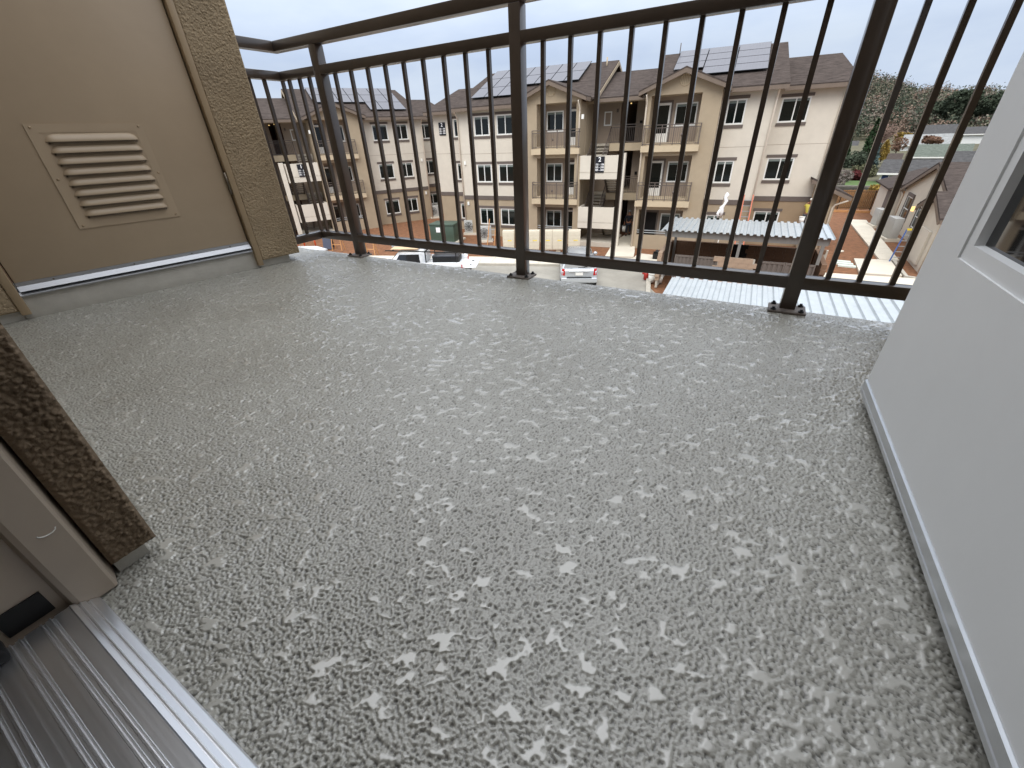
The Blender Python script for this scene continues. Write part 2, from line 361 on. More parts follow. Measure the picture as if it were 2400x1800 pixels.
# ---- railing
R = thing('balcony_railing', 'dark bronze metal guard railing with double top rail along the balcony edge', 'railing', (-1.0, 1.82, 0))
def rp(name, mb, **k):
    o = obj(name, mb, M_bronze, R, **k); o.location = -R.location; return o
YF, XL, XR = 1.80, -2.51, .49
def rail(name, z0, z1, d=.045):
    rp(name, MB().box(XL, XR, YF, YF+d, z0, z1), bevel=.004)
    rp(name, MB().box(XL-.0005, XL+d, 1.585, YF-.001, z0, z1), bevel=.004)
rail('bottom_rail', .085, .130); rail('middle_rail', .917, .957); rail('top_rail', 1.040, 1.086, .05)
plate_mb = MB().box(-.062, .062, -.046, .046, -.002, .008)
M_plate = mat('weathered_base_plate', (112, 104, 98), .6, .2, .35, 45, .3, 120, .002)
for px in (-2.165, -1.0, .155):
    p = rp('post', MB().box(px-.026, px+.026, YF-.001, YF+.051, .006, 1.0405), bevel=.004)
    b = obj('base_plate', plate_mb, M_plate, p, bevel=.003); b.location = (px, YF+.012, 0)
    for sx in (-1, 1):
        for sy in (-1, 1):
            bo = MB().tube([(0, 0, .007), (0, 0, .013)], .010, 6); bo.tube([(0, 0, .013), (0, 0, .019)], .005, 8)
            q = obj('bolt', bo, M_black, p); q.location = (px+sx*.045, YF+.012+sy*.034, 0)
bal = MB().box(-.008, .008, -.008, .008, .131, .9165)
first = None
xs = [-2.488, -2.43, -2.342, -2.262]+[-2.060+.1155*k for k in range(9)]+[-.887+.1141*k for k in range(9)]+[.249, .339, .429]
for i, x in enumerate(xs):
    if first is None: first = rp('baluster', bal); first.location = Vector((x, 1.8225, 0))-R.location
    else: inst('baluster', first, R, Vector((x, 1.8225, 0))-R.location)
for y in (1.712, 1.625):
    inst('baluster', first, R, Vector((XL+.0225, y, 0))-R.location)

# ---- closet wall at the left, with its louvred utility door (frame: t along the wall, n out of it)
TH = radians(11); CA = (-2.633, .797, 0)
CRZ = pi/2 - TH          # local x runs along the wall, local y points to the wall's back side
cw = thing('closet_wall', 'tan stucco closet wall around the louvred utility door', 'wall', CA, CRZ)
def cwp(name, mb, m, **k): return obj(name, mb, m, cw, **k)
# local: x=t, y=+back (away from balcony), z
rough_panel(cw, 'stucco_face', (.603, -.0185, .04), (.2245, 0, 0), (0, 0, 1.35), (0, -1, 0), 100, 560, M_nearstucco, .0042, 120, 21)
rough_panel(cw, 'stucco_face', (-.60, -.0185, .04), (.194, 0, 0), (0, 0, .5), (0, -1, 0), 80, 200, M_nearstucco, .0042, 120, 31)
cwp('stucco_panel', MB().box(.603, .828, -.018, .30, .04, 2.56), M_nearstucco, bevel=.006)
cwp('stucco_panel', MB().box(-1.1, -.405, -.018, .30, .04, 2.56), M_nearstucco, bevel=.006)
cwp('stucco_panel', MB().box(-.405, .603, .0, .30, 2.14, 2.56), M_nearstucco)
cwp('concrete_curb', MB().box(-.40, .585, .002, .25, -.01, .095), M_curb, bevel=.006)
cwp('concrete_curb', MB().box(.585, .768, .006, .25, -.01, .075), M_curb, bevel=.004)
cwp('concrete_curb', MB().box(-1.1, -.40, .006, .25, -.01, .075), M_curb, bevel=.004)
fr = MB()
for s, a, b in ((1, .572, .603), (-1, -.405, -.372)):
    fr.box(a, b, -.024, .06, .012, 2.14)
cwp('door_frame', MB().box(.5735, .6025, -.026, .07, .014, 2.12), M_frametan, bevel=.003)
cwp('door_frame', MB().box(-.4045, -.3735, -.026, .07, .022, 2.12), M_frametan, bevel=.003)
cwp('door_frame', MB().box(-.3735, .5735, -.026, .07, 2.09, 2.12), M_frametan, bevel=.003)
cwp('backing_panel', MB().box(-.373, .573, .062, .08, .1, 2.09), M_dark)
th = MB().prism([(-.012, .095), (.06, .095), (.06, .112), (.0, .112), (-.012, .100)], 'x', -.375, .571)
cwp('threshold', th, M_aluY)
ud = thing('utility_door', 'tan painted utility door with a louvred vent panel and metal sweep', 'door', CA, CRZ)
obj('door_panel', MB().box(-.3675, .5665, .003, .045, .118, 2.085), M_doortan, ud, bevel=.002)
sw = obj('door_sweep', MB().prism([(.0025, .152), (-.002, .151), (-.004, .136), (-.013, .121), (-.016, .116), (-.010, .116), (.0025, .122)], 'x', -.368, .569), M_aluY, ud, label='bright metal weather strip along the door bottom')
for x in (-.25, .04, .285, .47):
    obj('screw', MB().tube([(x, -.0015, .143), (x, -.005, .143)], .0035, 8), M_steel, sw)
vf = MB(); V0, V1, Z0, Z1 = -.081, .305, .325, .723; I0, I1, J0, J1 = -.048, .272, .362, .692
vf.box(V0, I0, -.002, .0029, Z0, Z1); vf.box(I1, V1, -.002, .0029, Z0, Z1); vf.box(I0, I1, -.002, .0029, Z0, J0); vf.box(I0, I1, -.002, .0029, J1, Z1)
ve = obj('vent_panel', vf, M_doortan, ud)
obj('backing_plate', MB().box(I0-.004, I1+.004, -.0008, .0028, J0-.004, J1+.004), M_doortan, ve)
def louvre(z):
    mb = MB(); a, b = -.043, .271; nx, nv = 28, 8; hgt = .034; dep = .017
    vs = []
    for i in range(nx+1):
        x = a+(b-a)*i/nx; d = min(x-a, b-x)
        e = min(1, d/.040); e = math.sqrt(max(0, 1-(1-e)**2))
        for j in range(nv+1):
            s = j/nv; zz = z+.0078+(hgt-.006)*(1-s)*max(.02, e)
            yy = -.001 - dep*e*math.sin(s*pi/2)**.8
            vs.append((x, yy, zz))
    fs = [(i*(nv+1)+j, (i+1)*(nv+1)+j, (i+1)*(nv+1)+j+1, i*(nv+1)+j+1) for i in range(nx) for j in range(nv)]
    mb.add(vs, fs, True)
    # dark throat with insect mesh teeth under the lip
    return mb
def throat(z):
    mb = MB(); a, b = -.030, .258
    n = 44
    for i in range(n):
        x = a+(b-a)*(i+.5)/n; mb.box(x-.0011, x+.0011, -.0125, -.0045, z-.0012, z+.009)
    return mb
for k in range(8):
    z = .6515-.0409*k
    bl = obj('louvre_blade', louvre(z), M_doortan, ve, recalc=False)
    obj('louvre_mesh', throat(z), M_doortan, ve)
    obj('louvre_gap', MB().box(-.034, .262, -.0042, -.0012, z-.0015, z+.009), M_dark, ve)
for (x, z) in ((V0+.016, Z1-.012), (V0+.016, .523), (V0+.016, Z0+.012), (V1-.016, Z1-.012), (V1-.014, .523), (V1-.016, Z0+.012)):
    obj('screw', MB().ico((x, -.0025, z), .0055, 1, (1, .5, 1)), M_frametan, ve)
for z in (.45, 1.24, 1.92):
    hb = MB().tube([(.5695, -.010, z-.052), (.5695, -.010, z+.052)], .0065, 10)
    obj('hinge', hb, M_steel, ud)

# ---- wall of the apartment with the doorway the picture is taken from
aw = thing('apartment_wall', 'shade-toned tan stucco wall end beside the near doorway', 'wall', (-.8, .05, 0))
def awp(name, mb, m, **k): o = obj(name, mb, m, aw, **k); o.location = -aw.location; return o
awp('stucco_panel', MB().box(-2.95, -.804, .036, .095, .028, 2.56), M_shadedstucco, bevel=.006, seg=3)
rp_ = rough_panel(aw, 'stucco_face', (-.8035, .033, .026), (0, .065, 0), (0, 0, 1.0), (1, 0, 0), 46, 700, M_shadedstucco, .0052, 140, 41); rp_.location = -aw.location
awp('wall_core', MB().box(-2.95, -.835, -.12, .034, -.2, 2.56), M_recess)
awp('wall_core', MB().box(.40, 1.2, -.12, .09, -.2, 2.56), M_recess)
awp('wall_core', MB().box(-.835, .40, -.12, .09, 2.12, 2.56), M_recess)
awp('wall_base', MB().box(-2.95, -.815, .036, .08, -.02, .03), M_curb)
jp = [(-.834, .034), (-.787, .0235), (-.785, .020), (-.785, -.020), (-.788, -.0265), (-.802, -.031), (-.802, -.115), (-.834, -.115)]
awp('door_frame', MB().prism(jp, 'z', .002, 2.12), M_framegrey, label='taupe painted door jamb beside the metal sill')
awp('door_frame', MB().box(.365, .398, -.115, .03, .002, 2.12), M_framegrey)
awp('corner_seal', MB().box(-.8025, -.799, -.092, -.042, .021, .062), M_black)
awp('corner_seal', MB().box(-.798, -.755, -.135, -.098, .021, .046), M_black, bevel=.006)
awp('paint_drip', MB().tube([(-.7846, .004+.010*math.cos(a), .152+.006*math.sin(a)) for a in [pi+i*pi/6 for i in range(7)]], .0009, 6), M_white)
si = thing('door_sill', 'ribbed aluminium door sill at the lower left corner', 'sill', (-.2, -.06, 0))
pr = [(-.001, .0), (-.0012, .002), (-.003, .0042), (-.0110, .0102), (-.0122, .0085), (-.0140, .0085), (-.0150, .0124), (-.0205, .0164), (-.0217, .0150), (-.0236, .0150), (-.0246, .0188), (-.0302, .0226), (-.0318, .0212)]
y = -.0318
for a in (-.0535, -.0635, -.0865, -.096, -.123, -.1335):
    pr += [(a+.0052, .0212), (a+.0042, .0190), (a+.0018, .0190), (a+.0012, .0232), (a-.0006, .0232), (a-.0014, .0212)]
pr += [(-.18, .0212), (-.18, 0)]
so_ = obj('sill_plate', MB().prism(pr, 'x', -.784, .364), M_alu, si); so_.location = -si.location

# ---- grey balcony door swung open at the right
DRZ = pi/2 + radians(1.8)
bd = thing('hinged_door', 'pale grey balcony door standing open at the right edge', 'door', (.3167, 1.197, 0), DRZ)
# local x = along the door towards its free edge (free edge at x=0), local y = +away from the balcony's right? (-y faces right)
T = .044
A0, A1, B0, B1 = -.172, -.80, .418, 1.95
dp = MB()
YD0, YD1 = -T, 0.0    # visible face at y=0
P0, P1, Q0, Q1 = -.143, A1-.029, .391, B1+.027
dp.box(-.0005, P0, YD0, YD1, .045, 2.05); dp.box(P1, -1.09, YD0, YD1, .045, 2.05); dp.box(P0, P1, YD0, YD1, .045, Q0); dp.box(P0, P1, YD0, YD1, Q1, 2.05)
obj('door_panel', dp, M_greydoor, bd)
mo = MB()
for (x0, x1, z0, z1) in ((P0-.001, A0, Q0-.001, Q1+.001), (A1, P1+.001, Q0-.001, Q1+.001), (A0, A1, Q0-.001, B0), (A0, A1, B1, Q1+.001)):
    mo.box(x0, x1, YD0+.002, -.0035, z0, z1)
wf = obj('window_frame', mo, M_greydoor, bd)
st = MB()
for q in ([(A0, B0), (A1, B0), (A1+.002, B0+.002), (A0-.002, B0+.002)], [(A0, B1), (A0, B0), (A0-.002, B0+.002), (A0-.002, B1-.002)], [(A1, B0), (A1, B1), (A1+.002, B1-.002), (A1+.002, B0+.002)], [(A1, B1), (A0, B1), (A0-.002, B1-.002), (A1+.002, B1-.002)]):
    vs = [(q[0][0], -.0033, q[0][1]), (q[1][0], -.0033, q[1][1]), (q[2][0], -.0165, q[2][1]), (q[3][0], -.0165, q[3][1])]
    st.add(vs, [(0, 1, 2, 3)])
obj('glazing_bead', st, M_greydoor, wf, recalc=False)
gm = bpy.data.materials.new('door_glass'); gm.use_nodes = True
gb = gm.node_tree.nodes['Principled BSDF']; gb.inputs['Base Color'].default_value = (.012, .013, .014, 1); gb.inputs['Roughness'].default_value = .03; gb.inputs['Specular IOR Level'].default_value = .9
obj('window_pane', MB().box(A0-.0015, A1+.0015, -.022, -.0166, B0+.0015, B1-.0015), gm, wf)
ds = MB().prism([(-.046, .0585), (.0015, .0585), (.0045, .0555), (.0045, .0365), (.0058, .0345), (.0058, .0315), (.0048, .030), (.0048, .0245), (-.046, .0245)], 'x', -.0005, -1.09)
obj('door_sweep', ds, mat('brushed_sweep', (206, 208, 210), .3, .75, .06, 20), bd, label='grey metal strip along the bottom of the open door')
sd_ = thing('side_wall', 'brown stucco wall end just behind the open grey door', 'wall', (.47, 1.5, 0))
o = obj('stucco_panel', MB().box(.468, .70, .09, 1.775, .02, 2.56), M_nearstucco, sd_, bevel=.008, seg=3); o.location = -sd_.location
# own building around the balcony
ob = thing('home_building', 'tan apartment building that carries the balcony', 'building', (0, -6, G))
def obp(name, mb, m): o = obj(name, mb, m, ob); o.location = -ob.location; return o
obp('wall', MB().box(-14, 12, -11, -.125, G, -.23), M_tan)
obp('wall', MB().box(-14, -3.75, -11, .3, -.2, 4.2), M_tan)
obp('wall', MB().box(1.25, 12, -11, .3, -.2, 4.2), M_tan)
obp('wall', MB().box(-3.7, 1.2, -5, -4.6, -.2, 2.6), M_recess)
obp('room_floor', MB().box(-3.7, 1.2, -4.59, -.182, -.2, -.001), M_recess)
obp('room_wall', MB().box(-3.74, -3.6, -4.59, -.121, 0, 2.6), M_recess)
obp('room_wall', MB().box(1.1, 1.24, -4.59, -.121, 0, 2.6), M_recess)
obp('room_ceiling', MB().box(-3.74, 1.24, -4.59, -.121, 2.6, 2.7), M_cream)
obp('roof', MB().slab([(-14.4, -.3, 4.3), (12.4, -.3, 4.3), (12.4, -5.5, 6.4), (-14.4, -5.5, 6.4)], .15), M_shingle)
obp('roof', MB().slab([(-14.4, -10.8, 4.3), (12.4, -10.8, 4.3), (12.4, -5.5, 6.4), (-14.4, -5.5, 6.4)], .15), M_shingle)
# ================================================================ APARTMENT BUILDINGS
def wallface(u0, u1, z0, z1, y, holes, depth, X):
    """front face at depth y with rectangular holes (ua,ub,za,zb) and their reveals going back by depth"""
    us = sorted({u0, u1, *[h[0] for h in holes], *[h[1] for h in holes]}); zs = sorted({z0, z1, *[h[2] for h in holes], *[h[3] for h in holes]})
    mb = MB()
    for a, b in zip(us, us[1:]):
        for c, d in zip(zs, zs[1:]):
            um, zm = (a+b)/2, (c+d)/2
            if any(h[0] < um < h[1] and h[2] < zm < h[3] for h in holes): continue
            mb.add([(X(a), y, c), (X(b), y, c), (X(b), y, d), (X(a), y, d)], [(0, 1, 2, 3)])
    for a, b, c, d in holes:
        for p, q in (((a, c), (b, c)), ((b, c), (b, d)), ((b, d), (a, d)), ((a, d), (a, c))):
            mb.add([(X(p[0]), y, p[1]), (X(q[0]), y, q[1]), (X(q[0]), y+depth, q[1]), (X(p[0]), y+depth, p[1])], [(0, 1, 2, 3)])
    return mb
M_panel = None
def panel_mat():
    m = bpy.data.materials.new('solar_panel_face'); m.use_nodes = True
    t = m.node_tree; b = t.nodes['Principled BSDF']
    co = t.nodes.new('ShaderNodeTexCoord'); br = t.nodes.new('ShaderNodeTexBrick')
    br.offset = 0; br.inputs['Scale'].default_value = 6.2; br.inputs['Mortar Size'].default_value = .012; br.inputs['Brick Width'].default_value = 1; br.inputs['Row Height'].default_value = 1
    br.inputs['Color1'].default_value = L3((70, 70, 80)); br.inputs['Color2'].default_value = L3((76, 76, 86)); br.inputs['Mortar'].default_value = L3((104, 106, 114))
    t.links.new(co.outputs['Object'], br.inputs[0]); t.links.new(br.outputs[0], b.inputs['Base Color'])
    b.inputs['Roughness'].default_value = .3; b.inputs['Specular IOR Level'].default_value = .6
    return m
M_panel = panel_mat(); M_panelframe = mat('panel_frame', (44, 46, 50), .85, 0, 0, spec=.1)
M_lamp = mat('wall_lamp_lens', (236, 236, 230), .4, 0, 0)
M_lit = mat('lit_lamp', (255, 214, 140), .4, 0, 0, emit=.9)
FZ = (0.0, -3.05, -6.1)

def apartment(name, label, loc, rz, m, sign_far):
    B = thing(name, label, 'building', (loc[0], loc[1], G), rz)
    X = lambda u: m*u
    def sx(a, b): return (min(m*a, m*b), max(m*a, m*b))
    def P(nm, mb, mt, parent=None, **k):
        o = obj(nm, mb, mt, parent or B, **k)
        if parent is None: o.location = (0, 0, -G)
        return o
    def bx(mb, a, b, y0, y1, z0, z1): a, b = sx(a, b); return mb.box(a, b, y0, y1, z0, z1)
    def window(u0, u1, z0, z1, y, trims=True, blind=True, split=True):
        f = MB(); t = .075
        bx(f, u0, u1, y+.015, y+.09, z0, z0+t); bx(f, u0, u1, y+.015, y+.09, z1-t, z1)
        bx(f, u0, u0+t, y+.015, y+.09, z0+t, z1-t); bx(f, u1-t, u1, y+.015, y+.09, z0+t, z1-t)
        mid = (u0+u1)/2
        if split: bx(f, mid-.03, mid+.03, y+.012, y+.088, z0+t, z1-t)
        W = P('window', f, M_vinyl)
        for a, b in (((u0+t, mid-.03), (mid+.03, u1-t)) if split else ((u0+t, u1-t),)):
            P('pane', bx(MB(), a, b, y+.055, y+.065, z0+t, z1-t), M_glass, W)
            if blind: P('blind', bx(MB(), a+.003, b-.003, y+.045, y+.054, z1-t-.12, z1-t-.003), M_blind, W)
        if trims:
            P('head_trim', bx(MB(), u0-.1, u1+.1, y-.035, y+.01, z1+.015, z1+.17), M_trim, W)
            P('sill_trim', bx(MB(), u0-.04, u1+.04, y-.05, y+.01, z0-.18, z0-.02), M_trim, W)
        return (u0, u1, z0, z1)
    def wins(us, y, **k): return [window(a, b, fz+.72, fz+1.94, y, **k) for fz in FZ for a, b in us]
    def segment(u0, u1, y, holes, ztop=2.6):
        up = [h for h in holes if h[2] > -3.4]; lo = [h for h in holes if h[2] < -3.4]
        P('upper_wall', wallface(u0, u1, -3.41, ztop, y, up, .10, X), M_cream, recalc=False)
        P('lower_wall', wallface(u0, u1, G-.1, -3.41, y, lo, .10, X), M_brown if (y > 1 and u0 > 0) or (y > 1 and m < 0) else M_tan, recalc=False)
        P('band_trim', bx(MB(), u0, u1, y-.045, y+.01, -3.55, -3.27), M_trim)
        gr = MB(); bx(gr, u0, u1, y-.004, y+.002, -.425, -.405)
        P('joint_line', gr, M_recess)
    # ---- long walls, from the sign end to the far end
    seg = {'S0': (-15.15, -11.75, 2.0, [(-13.3, -12.1)]), 'S1': (-11.75, -5.97, 0.0, [(-10.33, -9.10), (-8.50, -7.15)]),
           'S2': (5.95, 8.75, 0.0, [(6.27, 7.25)]), 'S3': (8.75, 12.15, 2.0, [(9.10, 10.55)])}
    for u0, u1, y, ws in seg.values(): segment(u0, u1, y, wins(ws, y))
    core = MB()
    for u0, u1, y, ws in seg.values(): bx(core, u0+.01, u1-.01, y+.11, 10, G-.1, 2.5)
    P('wall_core', core, M_tan)
    sidew = MB()
    for u, y0, y1 in ((-15.15, 2, 10), (-11.75, 0, 2), (8.75, 0, 2), (12.15, 2, 10)):
        for z0, z1 in ((-3.3, 2.5),):
            sidew.add([(X(u), y0, z0), (X(u), y1, z0), (X(u), y1, z1), (X(u), y0, z1)], [(0, 1, 2, 3)])
    P('side_wall', sidew, M_cream, recalc=False)
    sidew = MB()
    for u, y0, y1 in ((-15.15, 2, 10), (-11.75, 0, 2), (8.75, 0, 2), (12.15, 2, 10)):
        sidew.add([(X(u), y0, G-.1), (X(u), y1, G-.1), (X(u), y1, -3.3), (X(u), y0, -3.3)], [(0, 1, 2, 3)])
    P('side_wall', sidew, M_brown, recalc=False)
    # ---- balcony bays
    for sgn, (b0, b1, o0, o1, s0, s1, dr, wn) in ((-1, (-5.97, -2.0, -4.96, -2.29, -5.25, -1.93, (-3.10, -2.36), (-4.72, -3.52))),
                                                 (1, (1.9, 5.95, 2.2, 4.92, 1.93, 5.2, (2.38, 3.22), (3.48, 4.70)))):
        YB = -1.2; w = MB()
        bx(w, b0, o0, YB, -.002, G-.1, 2.31); bx(w, o1, b1, YB, -.002, G-.1, 2.31)
        for zt, zb in ((2.31, 2.31), (-.20, -.74), (-3.25, -3.79)):
            if zt != zb: bx(w, o0+.001, o1-.001, YB+.003, YB+.28, zb, zt-.01)
        bx(w, o0+.001, o1-.001, YB+.003, YB+.2, G-.1, -5.37)
        bx(w, b0, b1, YB, YB+.25, 2.312, 2.56)
        bw = P('bay_wall', w, M_tan)
        uc = (b0+b1)/2
        gb = MB().prism([(X(uc-2.0), 2.562), (X(uc+2.0), 2.562), (X(uc), 3.36)], 'y', YB+.003, YB+.25)
        P('gable_wall', gb, M_tan)
        ve = MB()
        for i in range(5):
            x = -.18+.09*i; hh = math.sqrt(max(.01, .24**2-x*x)); bx(ve, uc+x-.022, uc+x+.022, YB-.03, YB+.01, 2.95-hh, 2.95+hh)
        rg = [(uc+.26*cos(a), YB-.02, 2.95+.27*sin(a)) for a in [2*pi*i/16 for i in range(17)]]
        ve.tube([(X(p[0]), p[1], p[2]) for p in rg], .025, 5)
        P('gable_vent', ve, M_slab)
        r = MB()
        for e in (-1, 1):
            r.slab([(X(uc), -1.68, 3.52), (X(uc+e*2.42), -1.68, 2.56), (X(uc+e*2.42), 2.3, 2.56), (X(uc), 2.3, 3.52)], .06)
        P('bay_roof', r, M_shingle)
        fb = MB()
        for e in (-1, 1):
            a = (uc, 3.47); c = (uc+e*2.40, 2.51)
            fb.hexa([(X(a[0]), -1.665, a[1]-.24), (X(c[0]), -1.665, c[1]-.2), (X(c[0]), -1.58, c[1]-.2), (X(a[0]), -1.58, a[1]-.24), (X(a[0]), -1.665, a[1]), (X(c[0]), -1.665, c[1]), (X(c[0]), -1.58, c[1]), (X(a[0]), -1.58, a[1])])
            bx(fb, uc+e*2.40-.03, uc+e*2.40+.03, -1.57, -.2, 2.30, 2.495)
        P('fascia_board', fb, M_fascia)
        for k, fz in enumerate(FZ):
            # recess
            zc = fz+2.31; rec = MB()
            bx(rec, o0-.02, o1+.02, -.001, .05, fz-.1, zc)
            hd = [dr[0], dr[1]]
            P('recess_wall', wallface(o0-.02, o1+.02, fz-.1, zc, -.004, [(dr[0]-.0, dr[1]+.0, fz-.06, fz+2.0), (wn[0], wn[1], fz+.76, fz+1.94)], .10, X), M_recess, recalc=False)
            P('recess_ceiling', bx(MB(), o0, o1, YB+.29, -.006, zc-.02, zc+.03), M_tan)
            window(wn[0], wn[1], fz+.76, fz+1.94, -.004, trims=False)
            d = MB(); open_ = (k == 2 and sgn == 1)
            if not open_:
                bx(d, dr[0], dr[0]+.11, .01, .055, fz-.05, fz+1.98); bx(d, dr[1]-.11, dr[1], .01, .055, fz-.05, fz+1.98); bx(d, dr[0]+.11, dr[1]-.11, .01, .055, fz+1.86, fz+1.98); bx(d, dr[0]+.11, dr[1]-.11, .01, .055, fz-.05, fz+.42)
                D = P('patio_door', d, M_white)
                P('pane', bx(MB(), dr[0]+.11, dr[1]-.11, .03, .04, fz+.42, fz+1.86), M_glass, D)
                P('door_handle', MB().ico((X(dr[1]-.05), -.01, fz+.92), .03, 1), M_steel, D)
            else:
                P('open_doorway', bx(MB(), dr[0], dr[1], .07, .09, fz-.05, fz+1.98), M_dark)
                P('patio_door', bx(MB(), dr[0]-.05, dr[0]-.01, -.85, -.01, fz-.05, fz+1.95), M_white, label='white patio door standing open')
            tr = MB(); bx(tr, dr[0]-.1, dr[0], -.03, .0, fz-.05, fz+2.1); bx(tr, dr[1], dr[1]+.1, -.03, .0, fz-.05, fz+2.1); bx(tr, dr[0], dr[1], -.03, .0, fz+1.985, fz+2.1)
            P('door_trim', tr, M_trim)
            if k < 2:
                s = MB(); bx(s, s0, s1, -1.52, -1.205, fz-.52, fz-.19); bx(s, o0+.003, o1-.003, -1.2, -.01, fz-.5, fz-.06)
                P('balcony_slab', s, M_slab)
                ra = MB(); z0 = fz-.19; ya = -1.46; ra_ = MB()
                for a, b, y0, y1 in ((s0+.06, s1-.06, ya, ya), (s0+.06, s0+.06, ya, YB-.01), (s1-.06, s1-.06, ya, YB-.01)):
                    for zz in (z0+.08, z0+.90, z0+1.05): ra.bar((X(a), y0, zz), (X(b), y1, zz), .04)
                for u in (s0+.06, s0+1.1, (s0+s1)/2+.15, s1-1.0, s1-.06): ra.bar((X(u), ya, z0-.06), (X(u), ya, z0+1.05), .045)
                rl = P('balcony_guard', ra, M_metalrail)
                u = s0+.17
                while u < s1-.1: ra_.bar((X(u), ya, z0+.1), (X(u), ya, z0+.89), .018); u += .115
                P('balusters', ra_, M_metalrail, rl, kind='stuff')
                cn = MB().tube([(X(uc+.25), -1.49, fz+.26), (X(uc+.25), -1.49, fz+.40)], .05, 8)
                P('rail_medallion', cn, M_metalrail)
            else:
                ra = MB()
                for zz in (-5.22, -5.08): ra.bar((X(o0), YB+.1, zz), (X(o1), YB+.1, zz), .045)
                P('patio_rail', ra, M_galv)
    # ---- main roofs
    def roof_block(e0, r0, r1, e1, yf, yr, yb, ze, zr):
        r = MB()
        r.slab([(X(e0), yf, ze), (X(e1), yf, ze), (X(r1), yr, zr), (X(r0), yr, zr)], .10)
        r.slab([(X(e0), yb, ze), (X(e1), yb, ze), (X(r1), yr, zr), (X(r0), yr, zr)], .10)
        if abs(e0-r0) > .3: r.slab([(X(e0), yf, ze), (X(r0), yr, zr), (X(e0), yb, ze)], .10)
        if abs(e1-r1) > .3: r.slab([(X(e1), yf, ze), (X(r1), yr, zr), (X(e1), yb, ze)], .10)
        return P('roof', r, M_shingle)
    def gutter(a, b, y, z): P('gutter', bx(MB(), a, b, y-.03, y+.08, z-.20, z-.012), M_fascia)
    ra_ = roof_block(-12.05, -11.3, -1.25, -1.25, -.62, 5.0, 10.6, 2.50, 4.87); gutter(-12.0, -6.45, -.62, 2.44)
    rb_ = roof_block(1.75, 1.75, 8.85, 9.1, -.62, 5.0, 10.6, 2.50, 4.87); gutter(6.3, 9.1, -.62, 2.44)
    roof_block(-15.65, -14.55, -11.2, -11.2, 1.4, 5.4, 9.4, 2.50, 4.12); gutter(-15.6, -12.0, 1.4, 2.45)
    roof_block(8.6, 8.6, 11.85, 12.6, 1.4, 5.4, 9.4, 2.50, 4.12); gutter(9.05, 12.55, 1.4, 2.45)
    br = MB().slab([(X(-1.75), .05, 2.50), (X(2.0), .05, 2.50), (X(2.0), 5.0, 4.2), (X(-1.75), 5.0, 4.2)], .1)
    br.slab([(X(-1.75), 10, 2.50), (X(2.0), 10, 2.50), (X(2.0), 5.0, 4.2), (X(-1.75), 5.0, 4.2)], .1)
    P('roof', br, M_shingle); gutter(-1.55, 1.6, .05, 2.44)
    P('breezeway_header', bx(MB(), -1.99, 1.89, .3, .5, 2.2, 2.38), M_tan)
    ge = MB(); ge.add([(X(-1.6), -.3, 2.5), (X(-1.6), 10.2, 2.5), (X(-1.6), 5.0, 4.74)], [(0, 1, 2)])
    P('gable_wall', ge, M_tan, recalc=False)
    bg_ = MB()
    for ya, yb in ((-.62, 5.0), (10.6, 5.0)):
        bg_.hexa([(X(-1.27), ya, 2.22), (X(-1.21), ya, 2.22), (X(-1.21), yb, 4.6), (X(-1.27), yb, 4.6), (X(-1.27), ya, 2.44), (X(-1.21), ya, 2.44), (X(-1.21), yb, 4.81), (X(-1.27), yb, 4.81)])
    P('barge_board', bg_, M_tan)
    P('vent_pipe', MB().tube([(X(2.75), 4.6, 4.6), (X(2.75), 4.6, 5.35)], .03, 6), M_trim); P('vent_pipe', MB().tube([(X(-1.9), 4.2, 4.4), (X(-1.9), 4.2, 5.0)], .05, 6), M_slab)
    # ---- solar panels, one by one, 9 cm above the shingles
    sl_ = math.atan2(4.87-2.50, 5.62); cs, sn = cos(sl_), sin(sl_)
    def on(u, d, lift=.15): return (X(u), -.62+d*cs-lift*sn, 2.50+d*sn+lift*cs)   # d = distance up the slope
    made = {}
    def panel(u0, u1, d0, d1):
        w_, h_ = u1-u0-.03, d1-d0-.03; key = (round(w_, 3), round(h_, 3))
        c = on((u0+u1)/2, (d0+d1)/2)
        if key not in made:
            f = MB().box(-w_/2, w_/2, -h_/2, h_/2, -.035, .0)
            o = P('solar_panel', f, M_panelframe); fc = P('panel_face', MB().box(-w_/2+.018, w_/2-.018, -h_/2+.018, h_/2-.018, -.002, .004), M_panel, o)
            made[key] = (o, fc)
        else:
            o = inst('solar_panel', made[key][0], B); inst('panel_face', made[key][1], o)
        o.location = (c[0], c[1], c[2]-G); o.rotation_euler = (sl_, 0, 0)
    cols = [-10.62+1.07*i for i in range(8)]
    rows = [1.05, 2.70, 4.35, 6.0]
    for j in range(3):
        for i in range(7):
            if j == 0 and i > 2: continue
            panel(cols[i], cols[i+1], rows[j], rows[j+1])
    for j in range(4):
        for i in range(3):
            if j == 0 and i == 0: continue
            panel(2.8+1.72*i, 2.8+1.72*(i+1), 1.75+1.05*j, 1.75+1.05*(j+1))
    # ---- breezeway with stairs
    bz = MB(); bx(bz, -2.0, -.15, 1.9, 2.0, G-.1, 2.4); bx(bz, -.25, -.15, 2.0, 9.9, G-.1, 2.4)
    P('stair_wall', bz, M_recess)
    bz = MB(); bx(bz, .85, 1.9, 2.6, 2.7, G-.1, 2.4); bx(bz, .75, .85, 2.6, 9.9, G-.1, 2.4)
    P('stair_wall', bz, M_recess)
    P('stair_wall', bx(MB(), -2.02, -1.98, -.01, 9.9, G-.1, 2.4), M_tan); P('stair_wall', bx(MB(), 1.88, 1.92, -.01, 9.9, G-.1, 2.4), M_tan)
    P('stair_wall', bx(MB(), -.15, .55, 9.7, 9.8, G-.1, 2.4), M_redbrown)
